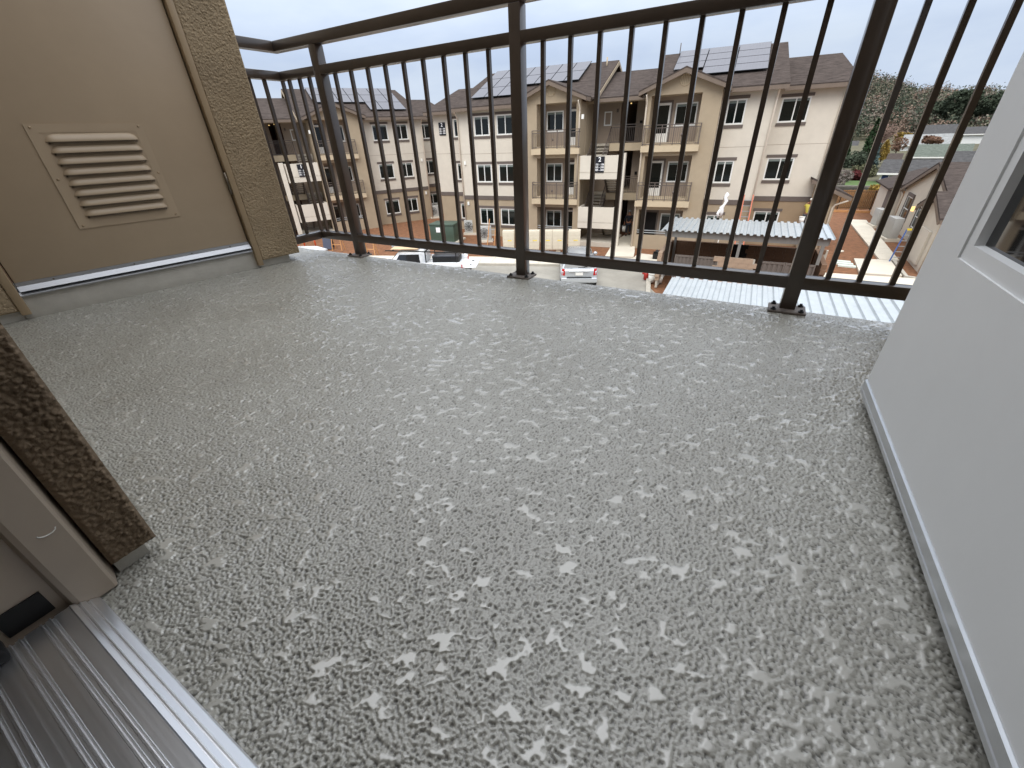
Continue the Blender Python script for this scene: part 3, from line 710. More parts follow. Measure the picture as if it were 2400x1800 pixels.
    P('entry_door', bx(MB(), -.149, -.11, 3.0, 3.95, -.05, 2.0), M_redbrown); P('entry_door', bx(MB(), -.149, -.11, 3.0, 3.95, -3.1, -1.1), M_redbrown); P('entry_door', bx(MB(), -.149, -.11, 3.0, 3.95, -6.15, -4.1), M_redbrown)
    P('corridor_panel', bx(MB(), -.149, -.115, 2.1, 2.95, G, 2.2), M_redbrown)
    window(-1.26, -.75, .98, 1.80, 1.86, trims=False, split=False); window(-1.26, -.75, .98-3.05, 1.80-3.05, 1.86, trims=False, split=False)
    P('wall_lamp', bx(MB(), -.45, -.33, 1.83, 1.89, 1.72, 1.92), M_trim); P('meter_box', bx(MB(), 1.02, 1.17, 2.52, 2.6, 1.0, 1.2), M_dark); P('meter_box', bx(MB(), 1.02, 1.17, 2.52, 2.6, -2.05, -1.85), M_dark)
    for fz in FZ[:2]:
        P('walkway_slab', bx(MB(), -.62, 1.87, 1.2, 9.9, fz-.5, fz-.05), M_slab); P('walkway_slab', bx(MB(), -1.97, -.63, 1.55, 9.9, fz-.5, fz-.05), M_concrete)
        g_ = MB()
        for zz in (.03, .86, 1.0): g_.bar((X(-.55), 1.25, fz+zz), (X(1.86), 1.25, fz+zz), .04)
        u = -.5
        while u < 1.85: g_.bar((X(u), 1.25, fz+.03), (X(u), 1.25, fz+.86), .02); u += .115
        P('walkway_guard', g_, M_metalrail)
    P('ceiling_lamp', MB().tube([(X(.2), 3.2, 2.2), (X(.2), 3.2, 2.26)], .045, 10), M_lit); P('ceiling_lamp', MB().tube([(X(.5), 5.0, 2.2), (X(.5), 5.0, 2.26)], .045, 10), M_lit)
    for fz in FZ[:2]:
        zl = fz-1.62
        # half landing with its solid guard
        P('half_landing', bx(MB(), -1.80, .63, -1.33, -.3, zl-.12, zl), M_concrete)
        gp = MB(); bx(gp, -1.82, .65, -1.5, -1.36, zl+.03, fz-.64); bx(gp, -1.82, .65, -1.5, -1.36, zl-.37, zl-.01); bx(gp, -1.8, .63, -1.47, -1.37, zl-.012, zl+.032)
        bx(gp, -1.82, -1.70, -1.355, -.3, zl-.37, fz-.64); bx(gp, .53, .65, -1.355, -.3, zl-.37, fz-.64)
        P('landing_guard', gp, M_cream)
        for (ua, ub, za, zb) in ((-1.68, -.66, zl, fz-.05), (-.52, .5, zl, fz-3.1)):
            st = MB(); n = 9
            for i in range(n):
                y0 = -.3+1.85*i/n; z = za+(zb-za)*(i+.5)/n; bx(st, ua, ub, y0, y0+1.85/n+.03, z-.05, z)
            P('stair_treads', st, M_concrete)
            sg = MB()
            for u in (ua, ub):
                sg.hexa([(X(u-.03), -.35, za-.28), (X(u+.03), -.35, za-.28), (X(u+.03), 1.6, zb-.28), (X(u-.03), 1.6, zb-.28), (X(u-.03), -.35, za+.06), (X(u+.03), -.35, za+.06), (X(u+.03), 1.6, zb+.06), (X(u-.03), 1.6, zb+.06)])
                sg.bar((X(u), -.35, za+.95), (X(u), 1.6, zb+.95), .05)
                for i in range(8):
                    f_ = i/7; sg.bar((X(u), -.3+1.85*f_, za+(zb-za)*f_), (X(u), -.3+1.85*f_, za+(zb-za)*f_+.94), .02)
            P('stringer', sg, M_metalrail)
    P('stair_column', bx(MB(), .75, 1.08, -1.5, -1.2, G, -.53), M_cream); P('stair_column', bx(MB(), -1.97, -1.84, -1.35, -1.1, G, -.66), M_tan)
    P('ground_step', bx(MB(), -1.9, .7, -1.5, 1.5, G-.05, -5.95), M_concrete)
    # ---- downspouts and lamps
    def spout(u, y, z1, z0):
        P('downspout', MB().tube([(X(u), y-.45, z1), (X(u), y-.42, z1-.12), (X(u), y-.1, z1-.42), (X(u), y-.07, z1-.6), (X(u), y-.07, z0)], .05, 6), M_downspout)
    spout(-11.66, 0, 2.35, G); spout(-2.05, -1.2, 2.35, -3.1); spout(1.98, -1.2, 2.35, G); spout(8.68, 0, 2.38, G); spout(12.05, 2, 2.35, G); 
    for u, y, z in ((-11.3, 0, -1.0), (-11.3, 0, -3.85), (-1.85, -1.2, 1.5), (-1.85, -1.2, -.9)):
        P('wall_lamp', bx(MB(), u-.07, u+.07, y-.1, y, z-.12, z+.12), M_lamp)
    # ---- number boards
    def board(u, y, zt, zb, wd, lines):
        W = P('number_board', bx(MB(), u-wd/2, u+wd/2, y-.05, y-.003, zb, zt), M_signblk)
        hgt = zt-zb
        text('number_text', lines[0], hgt*.40, M_signwht, W, (X(u), y-.054, zt-hgt*.19), (pi/2, 0, 0))
        for i, l in enumerate(lines[1:]): text('number_text', l, hgt*.165, M_signwht, W, (X(u), y-.054, zt-hgt*(.50+.168*i)), (pi/2, 0, 0))
    board(-.52, -1.5, -.69, -1.60, .60, ('2', '105 - 108', '205 - 208', '305 - 308') if m > 0 else ('1', '101 - 104', '201 - 204', '301 - 304'))
    if sign_far: board(-14.35, 2.0, 1.76, .88, .60, ('2', '105 - 108', '205 - 208', '305 - 308'))
    return B
a5 = radians(5)
apartment('apartment_building', 'long three storey cream and tan apartment block facing the balcony behind the corrugated shelter', (-9.5155, 30.1675), a5, 1, True)
apartment('apartment_building', 'shadier three storey apartment block at an angle on the far left beside the closet wall', (-35.144, 24.528), radians(60), -1, False)
# ================================================================ GROUND OF THE SITE
M_mulch = mat('bark_mulch', (124, 84, 56), .95, 0, .35, 3.5, .9, 26, .04, det=5)
M_asphalt = mat('grey_asphalt', (150, 146, 137), .9, 0, .26, .5, .3, 60, .01)
M_walk = mat('walk_concrete', (206, 198, 182), .85, 0, .1, .8, .15, 40, .004)
M_kerb = mat('kerb_concrete', (176, 170, 158), .85, 0, .12, 1.2)
def sheet(name, poly, z, m, th=None, kind='structure'):
    mb = MB()
    if th: mb.slab([(p[0], p[1], z) for p in poly], th)
    else: mb.add([(p[0], p[1], z) for p in poly], [tuple(range(len(poly)))])
    o = obj(name, mb, m); o['kind'] = kind; return o
K = Vector((.9455, .3256, 0)); KN = Vector((-.3256, .9455, 0)); K0 = Vector((-14.2, 21.75, 0))
def kp(a, b): p = K0+K*a+KN*b; return (p.x, p.y)
gm_ = MB(); gm_.add([(-60, -30, G-.06), (60, -30, G-.06), (60, 52, G-.06), (-60, 52, G-.06)], [(0, 1, 2, 3)])
structure(obj('ground', gm_, M_mulch))
sheet('parking_lot', [kp(-30, -40), kp(13, -40), (4, 8.0), (-4.4, 21.4), kp(9.35, -.15), kp(-30, -.15)], G-.05, M_asphalt)
sheet('kerb', [kp(-30, -.15), kp(9.5, -.15), kp(9.5, .0), kp(-30, 0)], G+.08, M_kerb, .14)
sheet('kerb', [kp(9.35, -.15), (-4.4, 21.0), (-4.05, 19.5), (-3.85, 19.55), (-4.2, 21.1), kp(9.5, -.02)], G+.08, M_kerb, .14)
# sidewalk slabs along the kerb, one by one
for i in range(-16, 7):
    sheet('paving_slab', [kp(i*1.5, .012), kp(i*1.5+1.485, .012), kp(i*1.5+1.485, 1.55), kp(i*1.5, 1.55)], G+.075, M_walk, .1)
wlk = [(-8.25, 26.0), (-6.55, 26.45), (-6.9, 28.0), (-7.35, 29.6), (-7.35, 36), (-8.9, 36), (-8.95, 30.0)]
sheet('footpath', wlk, G+.06, M_walk, .1)
for a, b in (((-6.5, 26.35), (-4.9, 26.2)), ((-4.88, 26.2), (-3.2, 26.05))):
    sheet('paving_slab', [(a[0], a[1]), (b[0], b[1]), (b[0], b[1]+1.1), (a[0], a[1]+1.1)], G+.055, M_walk, .1)
sheet('footpath', [(-6.5, 25.2), (-3.4, 24.7), (-3.4, 26.03), (-6.5, 26.3)], G+.05, M_walk, .1)
# right hand path by the low building
for i in range(9):
    y0 = 30.9+1.48*i; sheet('paving_slab', [(6.25-.035*i, y0), (7.15, y0), (7.15, y0+1.46), (6.22-.035*i, y0+1.46)], G+.05, M_walk, .1)
sheet('paving_slab', [(5.0, 27.4), (6.75, 27.6), (6.75, 30.88), (5.06, 30.6)], G+.05, M_walk, .1)
sheet('paving_slab', [(3.0, 25.4), (7.4, 25.9), (7.4, 27.3), (3.0, 26.75)], G+.05, M_walk, .1)
sheet('paving_slab', [(2.9, 23.6), (8.4, 23.8), (8.4, 25.8), (2.9, 25.35)], G+.05, M_walk, .1)
sheet('kerb', [(6.8, 27.4), (7.6, 27.1), (9.5, 27.2), (9.5, 27.35), (7.65, 27.25), (6.95, 27.5), (6.95, 30.8), (6.8, 30.8)], G+.1, M_kerb, .14)
for k in range(3):
    o = sheet('stepping_slab', [(4.05+.07*k, 29.75-.48*k), (4.85+.07*k, 29.7-.48*k), (4.85+.07*k, 30.02-.48*k), (4.05+.07*k, 30.07-.48*k)], G+.02, mat('pale_green_slab', (200, 208, 198), .8, 0, .06), .08, kind='thing')
    tag(o, ['pale paving slab on the mulch, first of three towards the balcony', 'pale paving slab on the mulch, middle one of three', 'pale paving slab on the mulch, last of three nearest the path'][k], 'paving slab', 'three slabs laid in the mulch')
for (x, y) in ((4.55, 32.6), (3.3, 33.5)):
    o = obj('irrigation_lid', MB().tube([(x, y, G-.05), (x, y, G+.0)], .22, 14), M_walk); tag(o, 'round pale lid set in the mulch '+('beside the path' if x > 4 else 'beside the corrugated shelter'), 'lid', 'round lids in the mulch')

# ================================================================ CORRUGATED SHELTERS
def corrugated(x0, x1, y0, y1, z, pitch, dep, slope=0):
    n = int((x1-x0)/pitch); prof = []
    for i in range(n+1):
        x = x0+i*pitch
        for dx, dz in ((0, 0), (.36, 0), (.46, 1), (.86, 1), (.96, 0)):
            if x+dx*pitch <= x1: prof.append((x+dx*pitch, dz*dep))
    mb = MB(); N = len(prof)
    vs = [(p[0], y0, z+p[1]) for p in prof]+[(p[0], y1, z+p[1]+slope) for p in prof]
    vs += [(p[0], y0, z+p[1]-.012) for p in prof]+[(p[0], y1, z+p[1]-.012+slope) for p in prof]
    fs = []
    for i in range(N-1):
        fs += [(i, i+1, N+i+1, N+i), (2*N+i, 3*N+i, 3*N+i+1, 2*N+i+1), (i, 2*N+i, 2*N+i+1, i+1), (N+i, N+i+1, 3*N+i+1, 3*N+i)]
    return mb.add(vs, fs)
M_beam = mat('grey_beam_paint', (126, 124, 120), .6, .1, .08)
M_block = mat('tan_block', (158, 136, 116), .95, 0, .16, 2.2, .4, 40, .006)
M_block2 = mat('brown_block', (112, 86, 66), .95, 0, .16, 2.2, .4, 40, .006)
M_gate = mat('ribbed_gate_paint', (104, 96, 90), .6, .1, .08, 3)
EN = thing('refuse_shelter', 'refuse enclosure with corrugated metal roof on posts and block walls', 'shelter', (-.7, 22.6, G), radians(1.9))
def ep(nm, mb, m, parent=None, **k):
    o = obj(nm, mb, m, parent or EN, **k)
    if parent is None: o.location = (0, 0, -G)
    return o
# local coords: x along, y depth, z absolute
ep('roof_sheet', corrugated(-3.4, 3.42, -1.55, 1.55, -3.42, .265, .06, .06), M_galv)
bmn = MB()
for y in (-1.3, 1.3): bmn.box(-3.2, 3.2, y-.06, y+.06, -3.72, -3.44)
for x in (-3.2, 0, 3.2): bmn.box(x-.05, x+.05, -1.24, 1.24, -3.7, -3.46)
ep('roof_beam', bmn, M_beam)
for x in (-3.05, .0, 3.05):
    for y in (-1.3, 1.3): ep('post', MB().box(x-.06, x+.06, y-.06, y+.06, G if y > 0 else -4.5, -3.723), M_beam)
blk = {}
def block(x, y, z, along, m):
    key = (along, m.name)
    if key not in blk:
        mb = MB(); L_, D_ = .395, .19
        mb.box(-L_/2, L_/2, -D_/2, D_/2, -.095, .095) if along == 'x' else mb.box(-D_/2, D_/2, -L_/2, L_/2, -.095, .095)
        o = obj('block', mb, m, EN); blk[key] = o
    else: o = inst('block', blk[key], EN)
    o.location = (x, y, z-G); o.rotation_euler = (0, 0, random.uniform(-.006, .006)); return o
for r in range(9):
    z = G+.1+.195*r; off = .2*(r % 2)
    for i in range(4):   # front pier
        x = -.62+.4*i+off-.1
        if -.75 < x < .82: block(x, -1.42, z, 'x', M_block)
    if r > 1:
        for i in range(7): block(-3.05+.4*i-off*.5, 1.42, z, 'x', M_block2)
        for i in range(8): block(.62+.4*i-off*.5, 1.42, z, 'x', M_block2)
        for i in range(7): block(3.3, -1.25+.4*i-off*.5, z, 'y', M_block2); block(-3.3, -1.25+.4*i-off*.5, z, 'y', M_block)
for q in ((-.74, .75, -1.49, -1.35), (-3.25, -.3, 1.36, 1.48), (.45, 3.7, 1.36, 1.48), (3.25, 3.35, -1.4, 1.3), (-3.35, -3.25, -1.4, 1.3)): ep('wall_mortar', MB().box(*q, G, G+1.74), M_kerb)
def gate(x0, x1, y):
    g = MB(); n = int((x1-x0)/.16)
    for i in range(n):
        a = x0+(x1-x0)*i/n; wv = (x1-x0)/n; g.box(a, a+wv*.55, y-.03, y+.01, G+.12, G+1.62); g.box(a+wv*.55, a+wv, y, y+.01, G+.12, G+1.62)
    q = ep('gate', g, M_gate); f = MB()
    f.box(x0-.06, x0-.002, y-.05, y+.03, G+.08, G+1.72); f.box(x1+.002, x1+.06, y-.05, y+.03, G+.08, G+1.72); f.box(x0, x1, y-.045, y+.025, G+1.63, G+1.71)
    ep('gate_frame', f, M_gate, q)
gate(-2.55, -1.72, -1.42); gate(-1.62, -.82, -1.42); gate(.92, 1.85, -1.42); gate(1.98, 2.95, -1.42)
ep('gate', MB().box(-.28, .42, 1.38, 1.44, G+.1, G+1.75), M_black, label='black panel filling the back wall opening of the enclosure')  # plain black panel fills the opening in the back wall
CP = thing('carport', 'bright corrugated metal carport roof just below the balcony edge', 'carport', (.9, 12.4, G), radians(2.2))
def cpp(nm, mb, m): o = obj(nm, mb, m, CP); o.location = (0, 0, -G); return o
cpp('roof_sheet', corrugated(-3.05, 4.2, -3.2, 2.3, -3.75, .285, .055, .08), mat('new_galvanised', (178, 184, 187), .4, .35, .08, 4))
b2_ = MB()
for y in (-2.5, 2.36): b2_.box(-3.0, 4.1, y-.06, y+.06, -3.98, -3.69 if y > 0 else -3.78)
cpp('roof_beam', b2_, mat('primed_beam', (170, 150, 142), .6, .1, .1))
for x in (-2.8, .6, 4.0):
    for y in (-2.5, 1.9): cpp('post', MB().box(x-.07, x+.07, y-.07, y+.07, G-.05, -3.98), M_beam)

# ================================================================ LOW BUILDING AT THE RIGHT
LB = thing('single_storey_building', 'single storey cream building with gabled shingle roofs by the concrete path', 'building', (11, 36, G))
def lp(nm, mb, m, parent=None, **k):
    o = obj(nm, mb, m, parent or LB, **k)
    if parent is None: o.location = -LB.location
    return o
XW = 8.5
lw = MB().box(XW, 22, 30.2, 42.6, G-.1, -3.6); lw.box(7.9, XW-.01, 43.0, 48.4, G-.1, -3.7); lw.box(7.62, XW+2, 28.6, 32.4, G-.1, -3.55)
lp('wall', lw, M_cream)
gw = MB().prism([(30.2, -3.598), (42.6, -3.598), (36.4, -1.80)], 'x', XW, XW+.25); gw.prism([(28.6, -3.548), (32.4, -3.548), (30.5, -2.85)], 'x', 7.62, 7.9)
lp('gable_wall', gw, M_cream)
rf = MB()
for e in (-1, 1): rf.slab([(8.25, 36.4, -1.62), (8.25, 36.4+e*6.75, -3.66), (22, 36.4+e*6.75, -3.66), (22, 36.4, -1.62)], .1)
for e in (-1, 1): rf.slab([(7.3, 30.5, -2.56), (7.3, 30.5+e*2.35, -3.48), (14, 30.5+e*2.35, -3.48), (14, 30.5, -2.56)], .1)
rf.slab([(7.55, 42.95, -3.72), (7.55, 48.9, -3.72), (10.4, 48.9, -2.75), (10.4, 42.95, -2.75)], .1)
lp('roof', rf, M_shingle)
fb = MB()
for (yc, zc, hw, drop, x) in ((36.4, -1.73, 6.75, 2.04, 8.24), (30.5, -2.67, 2.35, .92, 7.29)):
    for e in (-1, 1):
        fb.hexa([(x, yc, zc-.2), (x+.06, yc, zc-.2), (x+.06, yc+e*hw, zc-drop-.2), (x, yc+e*hw, zc-drop-.2), (x, yc, zc), (x+.06, yc, zc), (x+.06, yc+e*hw, zc-drop), (x, yc+e*hw, zc-drop)])
fb.box(7.35, 14, 28.08, 28.16, -3.75, -3.58)
lp('fascia_board', fb, M_fascia)
def lwin(y0, y1, z0, z1, x=XW):
    f = MB(); f.box(x-.06, x+.02, y0, y1, z0, z0+.06); f.box(x-.06, x+.02, y0, y1, z1-.06, z1); f.box(x-.06, x+.02, y0, y0+.06, z0+.06, z1-.06); f.box(x-.06, x+.02, y1-.06, y1, z0+.06, z1-.06); f.box(x-.05, x+.01, y0+.06, y1-.06, (z0+z1)/2-.025, (z0+z1)/2+.025)
    W = lp('window', f, M_vinyl); lp('pane', MB().box(x-.03, x-.02, y0+.06, y1-.06, z0+.06, z1-.06), M_glass, W)
    lp('window_trim', MB().box(x-.09, x-.005, y0-.12, y1+.12, z1+.01, z1+.2).box(x-.09, x-.005, y0-.14, y0-.005, z0, z1).box(x-.09, x-.005, y1+.005, y1+.14, z0, z1), M_trim, W)
lwin(39.5, 41.0, -5.5, -3.95); lwin(36.2, 37.4, -5.4, -4.1); lwin(33.4, 34.6, -5.5, -4.1)
d_ = lp('doorway', MB().box(7.84, 7.90, 43.3, 44.6, G, -3.95), M_trim)
lp('wall_lamp', MB().box(XW-.14, XW-.002, 38.4, 38.6, -4.62, -4.34), M_lit)
lp('downspout', MB().tube([(7.5, 28.1, -3.6), (7.56, 28.5, -3.85), (7.56, 28.55, G)], .055, 6), M_downspout)
lp('downspout', MB().tube([(8.3, 42.9, -3.75), (8.42, 42.6, -4.1), (8.42, 42.6, G)], .055, 6), M_downspout)
M_stone = mat('stacked_stone', (112, 106, 98), .9, 0, .3, 4, .5, 20, .02)
stn = None
for r in range(7):
    for i in range(6):
        if stn is None: stn = lp('stone', MB().box(-.19, .19, -.05, .05, -.055, .055), M_stone); o = stn
        else: o = inst('stone', stn, LB)
        o.location = Vector((7.78+.2*(r % 2)+.4*i, 28.56, G+.07+.125*r))-LB.location; o.scale = (random.uniform(.85, .98), random.uniform(.8, 1.3), .96)
lp('service_cabinet', MB().box(7.5, 7.61, 29.5, 31.2, G+.2, -4.35), M_cream)

# ================================================================ PLANT AND STREET THINGS
M_ac = mat('ac_casing', (172, 172, 168), .5, 0, .05, 4); M_acd = mat('ac_grille', (60, 60, 60), .6, .2, .1)
def ac_unit(x, y, rz, label, grp='air conditioner units beside the walls', s=1.0):
    A = thing('air_conditioner', label, 'air conditioner', (x, y, G), rz, grp); A.scale = (s, s, s)
    obj('casing', MB().box(-.42, .42, -.18, .18, .1, .98), M_ac, A, bevel=.02)
    obj('concrete_pad', MB().box(-.5, .5, -.3, .3, -.06, .095), M_walk, A)
    g_ = MB()
    for r in (.1, .2, .3): g_.tube([(-.08+r*cos(t), -.195, .55+r*sin(t)) for t in [2*pi*i/14 for i in range(15)]], .012, 4, False)
    for i in range(4): a = pi*i/4; g_.tube([(-.08+.31*cos(a), -.2, .55+.31*sin(a)), (-.08-.31*cos(a), -.2, .55-.31*sin(a))], .01, 4)
    obj('fan_guard', g_, M_acd, A)
ac_unit(7.45, 41.9, radians(100), 'grey air conditioner farther along the path, near the wooden fence', s=1.25)
ac_unit(7.55, 37.2, radians(100), 'large grey air conditioner nearer to the balcony along the path', s=1.4)
ac_unit(-29.3, 35.0, radians(40), 'white air conditioner at the corner between the two apartment blocks', s=1.15)
ac_unit(-30.3, 36.6, radians(40), 'white air conditioner behind the other one between the blocks', s=1.15)
ac_unit(-20.9, 29.3, radians(20), 'white air conditioner just behind the green cabinet', s=1.1)
ac_unit(-18.2, 27.4, radians(30), 'white air conditioner right of the green cabinet', s=1.1)
M_green = mat('green_cabinet_paint', (66, 84, 72), .5, .1, .1, 3)
TB = thing('transformer_cabinet', 'green transformer cabinet on the mulch with a white notice', 'cabinet', (-21.2, 26.4, G), radians(14))
obj('cabinet_body', MB().box(-.98, .98, -.75, .75, .06, 1.22), M_green, TB, bevel=.03)
obj('cabinet_lid', MB().box(-1.02, 1.02, -.79, .79, 1.222, 1.34), M_green, TB, bevel=.02)
obj('notice', MB().box(-.45, -.12, -.757, -.751, .75, 1.1), M_signwht, TB); obj('door_seam', MB().box(.18, .2, -.756, -.751, .1, 1.2), M_black, TB); obj('concrete_pad', MB().box(-1.2, 1.2, -1, 1, -.06, .058), M_walk, TB)
M_mail = mat('beige_mailbox', (206, 197, 178), .6, 0, .05, 3); M_yel = mat('yellow_tag', (232, 206, 60), .6, 0, 0)
mdir = math.atan2(26.306-24.422, -10.022+14.869)
mlab = ['leftmost beige cluster mailbox in the row by the kerb', 'beige cluster mailbox, second from the left in the row', 'beige cluster mailbox, third from the left in the row', 'beige cluster mailbox, third from the right in the row', 'beige cluster mailbox, second from the right in the row', 'rightmost beige cluster mailbox in front of the stairs']
moff = [.42, 1.32, 2.1, 2.95, 3.72, 4.75]
first_box = None
def mailbox():
    T_ = thing('cluster_mailbox', mlab[0], 'mailbox', (0, 0, 0), 0, 'cluster mailboxes in a row')
    obj('cabinet', MB().box(-.38, .38, -.22, .22, .28, 1.5), M_mail, T_, bevel=.015); obj('pedestal', MB().box(-.14, .14, -.12, .12, -.06, .278), M_mail, T_)
    dm = None
    for c in range(2):
        for r in range(5):
            if dm is None: dm = obj('locker_door', MB().box(-.165, .165, -.012, 0, -.095, .095), M_mail, T_); o = dm
            else: o = inst('locker_door', dm, T_)
            o.location = (-.175+.35*c, -.221, .44+.215*r)
    obj('tag', MB().box(-.05, .22, -.24, -.234, .86, .91), M_yel, T_)
    return T_
mb0 = mailbox()
for i, off in enumerate(moff):
    o = mb0 if i == 0 else copy_tree(mb0)
    o.location = (-14.869+cos(mdir)*off, 24.422+sin(mdir)*off, G); o.rotation_euler = (0, 0, mdir); o['label'] = mlab[i]
# ladders
M_orange = mat('orange_fibreglass', (196, 108, 78), .5, 0, .06); M_tanwood = mat('raw_lumber', (190, 140, 92), .8, 0, .15, 5); M_blue = mat('blue_fibreglass', (52, 84, 142), .5, 0, .06)
def ladder(name, label, a, b, wd, n, m, grp='ladders on the site', top=None):
    T_ = thing(name, label, 'ladder', a, 0, grp); a = Vector(a); b = Vector(b); d = (b-a); side = Vector((d.y, -d.x, 0)); side = side.normalized() if side.length > .05 else Vector((1, 0, 0))
    if abs(d.y) > abs(d.x): side = Vector((1, .09, 0)).normalized()
    for s in (-1, 1): o = obj('rail', MB().bar(side*s*wd/2, d+side*s*wd/2, .06, .04), m, T_)
    rg = None
    for i in range(1, n):
        c = d*i/n; mb = MB().bar(-side*wd/2, side*wd/2, .035)
        if rg is None: rg = obj('rung', mb, M_galv, T_); o = rg
        else: o = inst('rung', rg, T_)
        o.location = c
    if top: obj('top_cap', MB().box(-.2, .2, -.08, .08, d.z-.03, d.z+.05), top, T_).location = (d.x, d.y, 0)
    return T_
ladder('extension_ladder', 'orange extension ladder leaning on the cream wall above the shelter', (-.93, 29.6, G), (-1.1, 30.72, -2.95), .48, 11, M_orange)
ladder('step_ladder', 'blue step ladder with yellow top standing by the low building', (6.85, 30.5, G), (7.15, 31.1, -4.55), .42, 6, M_blue, top=M_yel)
ladder('step_ladder', 'thin orange step ladder in the mulch left of the mailboxes', (-17.0, 26.2, G), (-17.0, 26.7, -4.45), .55, 5, M_tanwood)
def sawhorse(x, y, label, rz=0.3):
    T_ = thing('sawhorse', label, 'sawhorse', (x, y, G), rz, 'lumber frames in the mulch')
    for sx in (-.4, .4):
        for sy in (-.22, .22): obj('leg', MB().bar((sx, sy, 0), (sx*.85, sy*.3, 1.0), .05), M_tanwood, T_)
    obj('crossbar', MB().bar((-.4, 0, .98), (.4, 0, .98), .08), M_tanwood, T_); obj('brace', MB().bar((-.38, -.15, .45), (.38, -.15, .45), .04), M_tanwood, T_)
sawhorse(-23.4, 20.6, 'lumber sawhorse on the pale walk seen right of the corner post'); sawhorse(-27.0, 20.8, 'lumber sawhorse farther left beside the dark sign board')
SB = thing('sign_board', 'dark folding sign board standing on the walk at far left', 'sign board', (-28.3, 21.0, G), .3)
for s in (-1, 1): obj('board_leaf', MB().hexa([(-.35, s*.25, 0), (.35, s*.25, 0), (.35, s*.25+.03, 0), (-.35, s*.25+.03, 0), (-.35, s*.02, 1.1), (.35, s*.02, 1.1), (.35, s*.02+.03, 1.1), (-.35, s*.02+.03, 1.1)]), mat('slate_board', (70, 76, 92), .6, 0, .1), SB)
# delineators and white markers
M_cone = mat('orange_plastic', (236, 92, 44), .5, 0, .05)
dl = None
for i, (x, y, lb) in enumerate(((-29.6, 19.3, 'orange delineator post closest to the closet wall'), (-29.9, 20.1, 'orange and white banded delineator post, middle of three'), (-29.3, 20.6, 'orange delineator post, rightmost of three by the mulch'))):
    if dl is None:
        T_ = thing('delineator_post', lb, 'delineator', (0, 0, 0), 0, 'delineator posts at far left'); obj('tube', MB().tube([(0, 0, .04), (0, 0, 1.0), (0, 0, 1.05)], [.055, .05, .03], 10), M_cone, T_); obj('base', MB().tube([(0, 0, -.04), (0, 0, .06)], .19, 8), M_black, T_)
        for z in (.6, .8): obj('band', MB().tube([(0, 0, z), (0, 0, z+.1)], .056, 10), M_signwht, T_)
        dl = T_; o = T_
    else: o = copy_tree(dl); o['label'] = lb
    o.location = (x, y, G)
for i, (x, y, h_, lb) in enumerate(((-19.5, 20.9, 1.0, 'white marker post beside the truck, left one'), (-19.2, 21.0, .95, 'white marker post beside the truck, right of its twin'), (-17.1, 21.4, .8, 'short white marker post behind the truck rack'))):
    o = obj('marker_post', MB().tube([(x, y, G), (x, y, G+h_)], .07, 8), M_white); tag(o, lb, 'post', 'white marker posts')
# wrapped lamp post
WP = thing('wrapped_post', 'timber post wrapped in white plastic behind the corrugated shelter', 'post', (-2.28, 29.3, G))
obj('shaft', MB().box(-.07, .07, -.07, .07, -.05, 3.3), mat('grey_timber', (138, 124, 108), .8, 0, .15, 4), WP)
wr = MB()
wr.tube([(-.02, -.03, 2.2), (.0, -.05, 2.45), (-.06, -.06, 2.7), (.05, -.05, 2.85), (.12, -.04, 3.05), (.03, -.05, 3.25), (.1, -.03, 3.4), (.06, 0, 3.5)], [.06, .10, .13, .07, .11, .09, .12, .05], 9)
wr.tube([(-.12, -.08, 2.62), (-.2, -.1, 2.35), (-.16, -.06, 2.1)], [.05, .09, .02], 7)
obj('plastic_wrap', wr, M_signwht, WP); obj('prop', MB().bar((.1, 0, 0), (.22, 0, 1.9), .06), M_white, WP)
# buckets, crate
def bucket(x, y, z, label, m=M_white, grp='white buckets', s=1):
    T_ = thing('bucket', label, 'bucket', (x, y, z), 0, grp); obj('pail', MB().tube([(0, 0, 0), (0, 0, .36*s)], [.13*s, .155*s], 14), m, T_); obj('rim', MB().tube([(0, 0, .33*s), (0, 0, .37*s)], .165*s, 14), m, T_)
    obj('bail_handle', MB().tube([(.15*s*cos(a), 0, .36*s+.14*s*sin(a)) for a in [pi*i/8 for i in range(9)]], .006*s, 5), M_steel, T_); return T_
bucket(-4.35, 21.9, G+.02, 'white bucket at the block wall corner, left of its twin', s=1.2); bucket(-3.98, 21.95, G+.02, 'white bucket touching the block wall corner', s=1.2)
HY = thing('fire_hydrant', 'small red hydrant beside the white buckets', 'hydrant', (-4.75, 22.3, G)); M_red = mat('red_paint', (170, 44, 36), .5, 0, .1)
obj('barrel', MB().tube([(0, 0, 0), (0, 0, .45)], .12, 10), M_red, HY); obj('bonnet', MB().ico((0, 0, .46), .13, 2), M_red, HY); obj('nozzle', MB().tube([(-.2, 0, .3), (.2, 0, .3)], .06, 8), M_red, HY)
CR = thing('crate', 'black plastic crate on the concrete walk before the right bay', 'crate', (-4.9, 26.6, G+.06), .15)
cb = MB(); cb.box(-.5, .5, -.3, .3, 0, .04); cb.box(-.5, .5, -.3, -.27, .041, .34); cb.box(-.5, .5, .27, .3, .041, .34); cb.box(-.5, -.47, -.269, .269, .041, .34); cb.box(.47, .5, -.269, .269, .041, .34)
obj('tub', cb, M_black, CR)
lm = MB()
for i in range(14): lm.ico((random.uniform(-.4, .4), random.uniform(-.2, .2), random.uniform(.2, .42)), random.uniform(.08, .15), 1)
obj('bagged_contents', lm, M_black, CR)
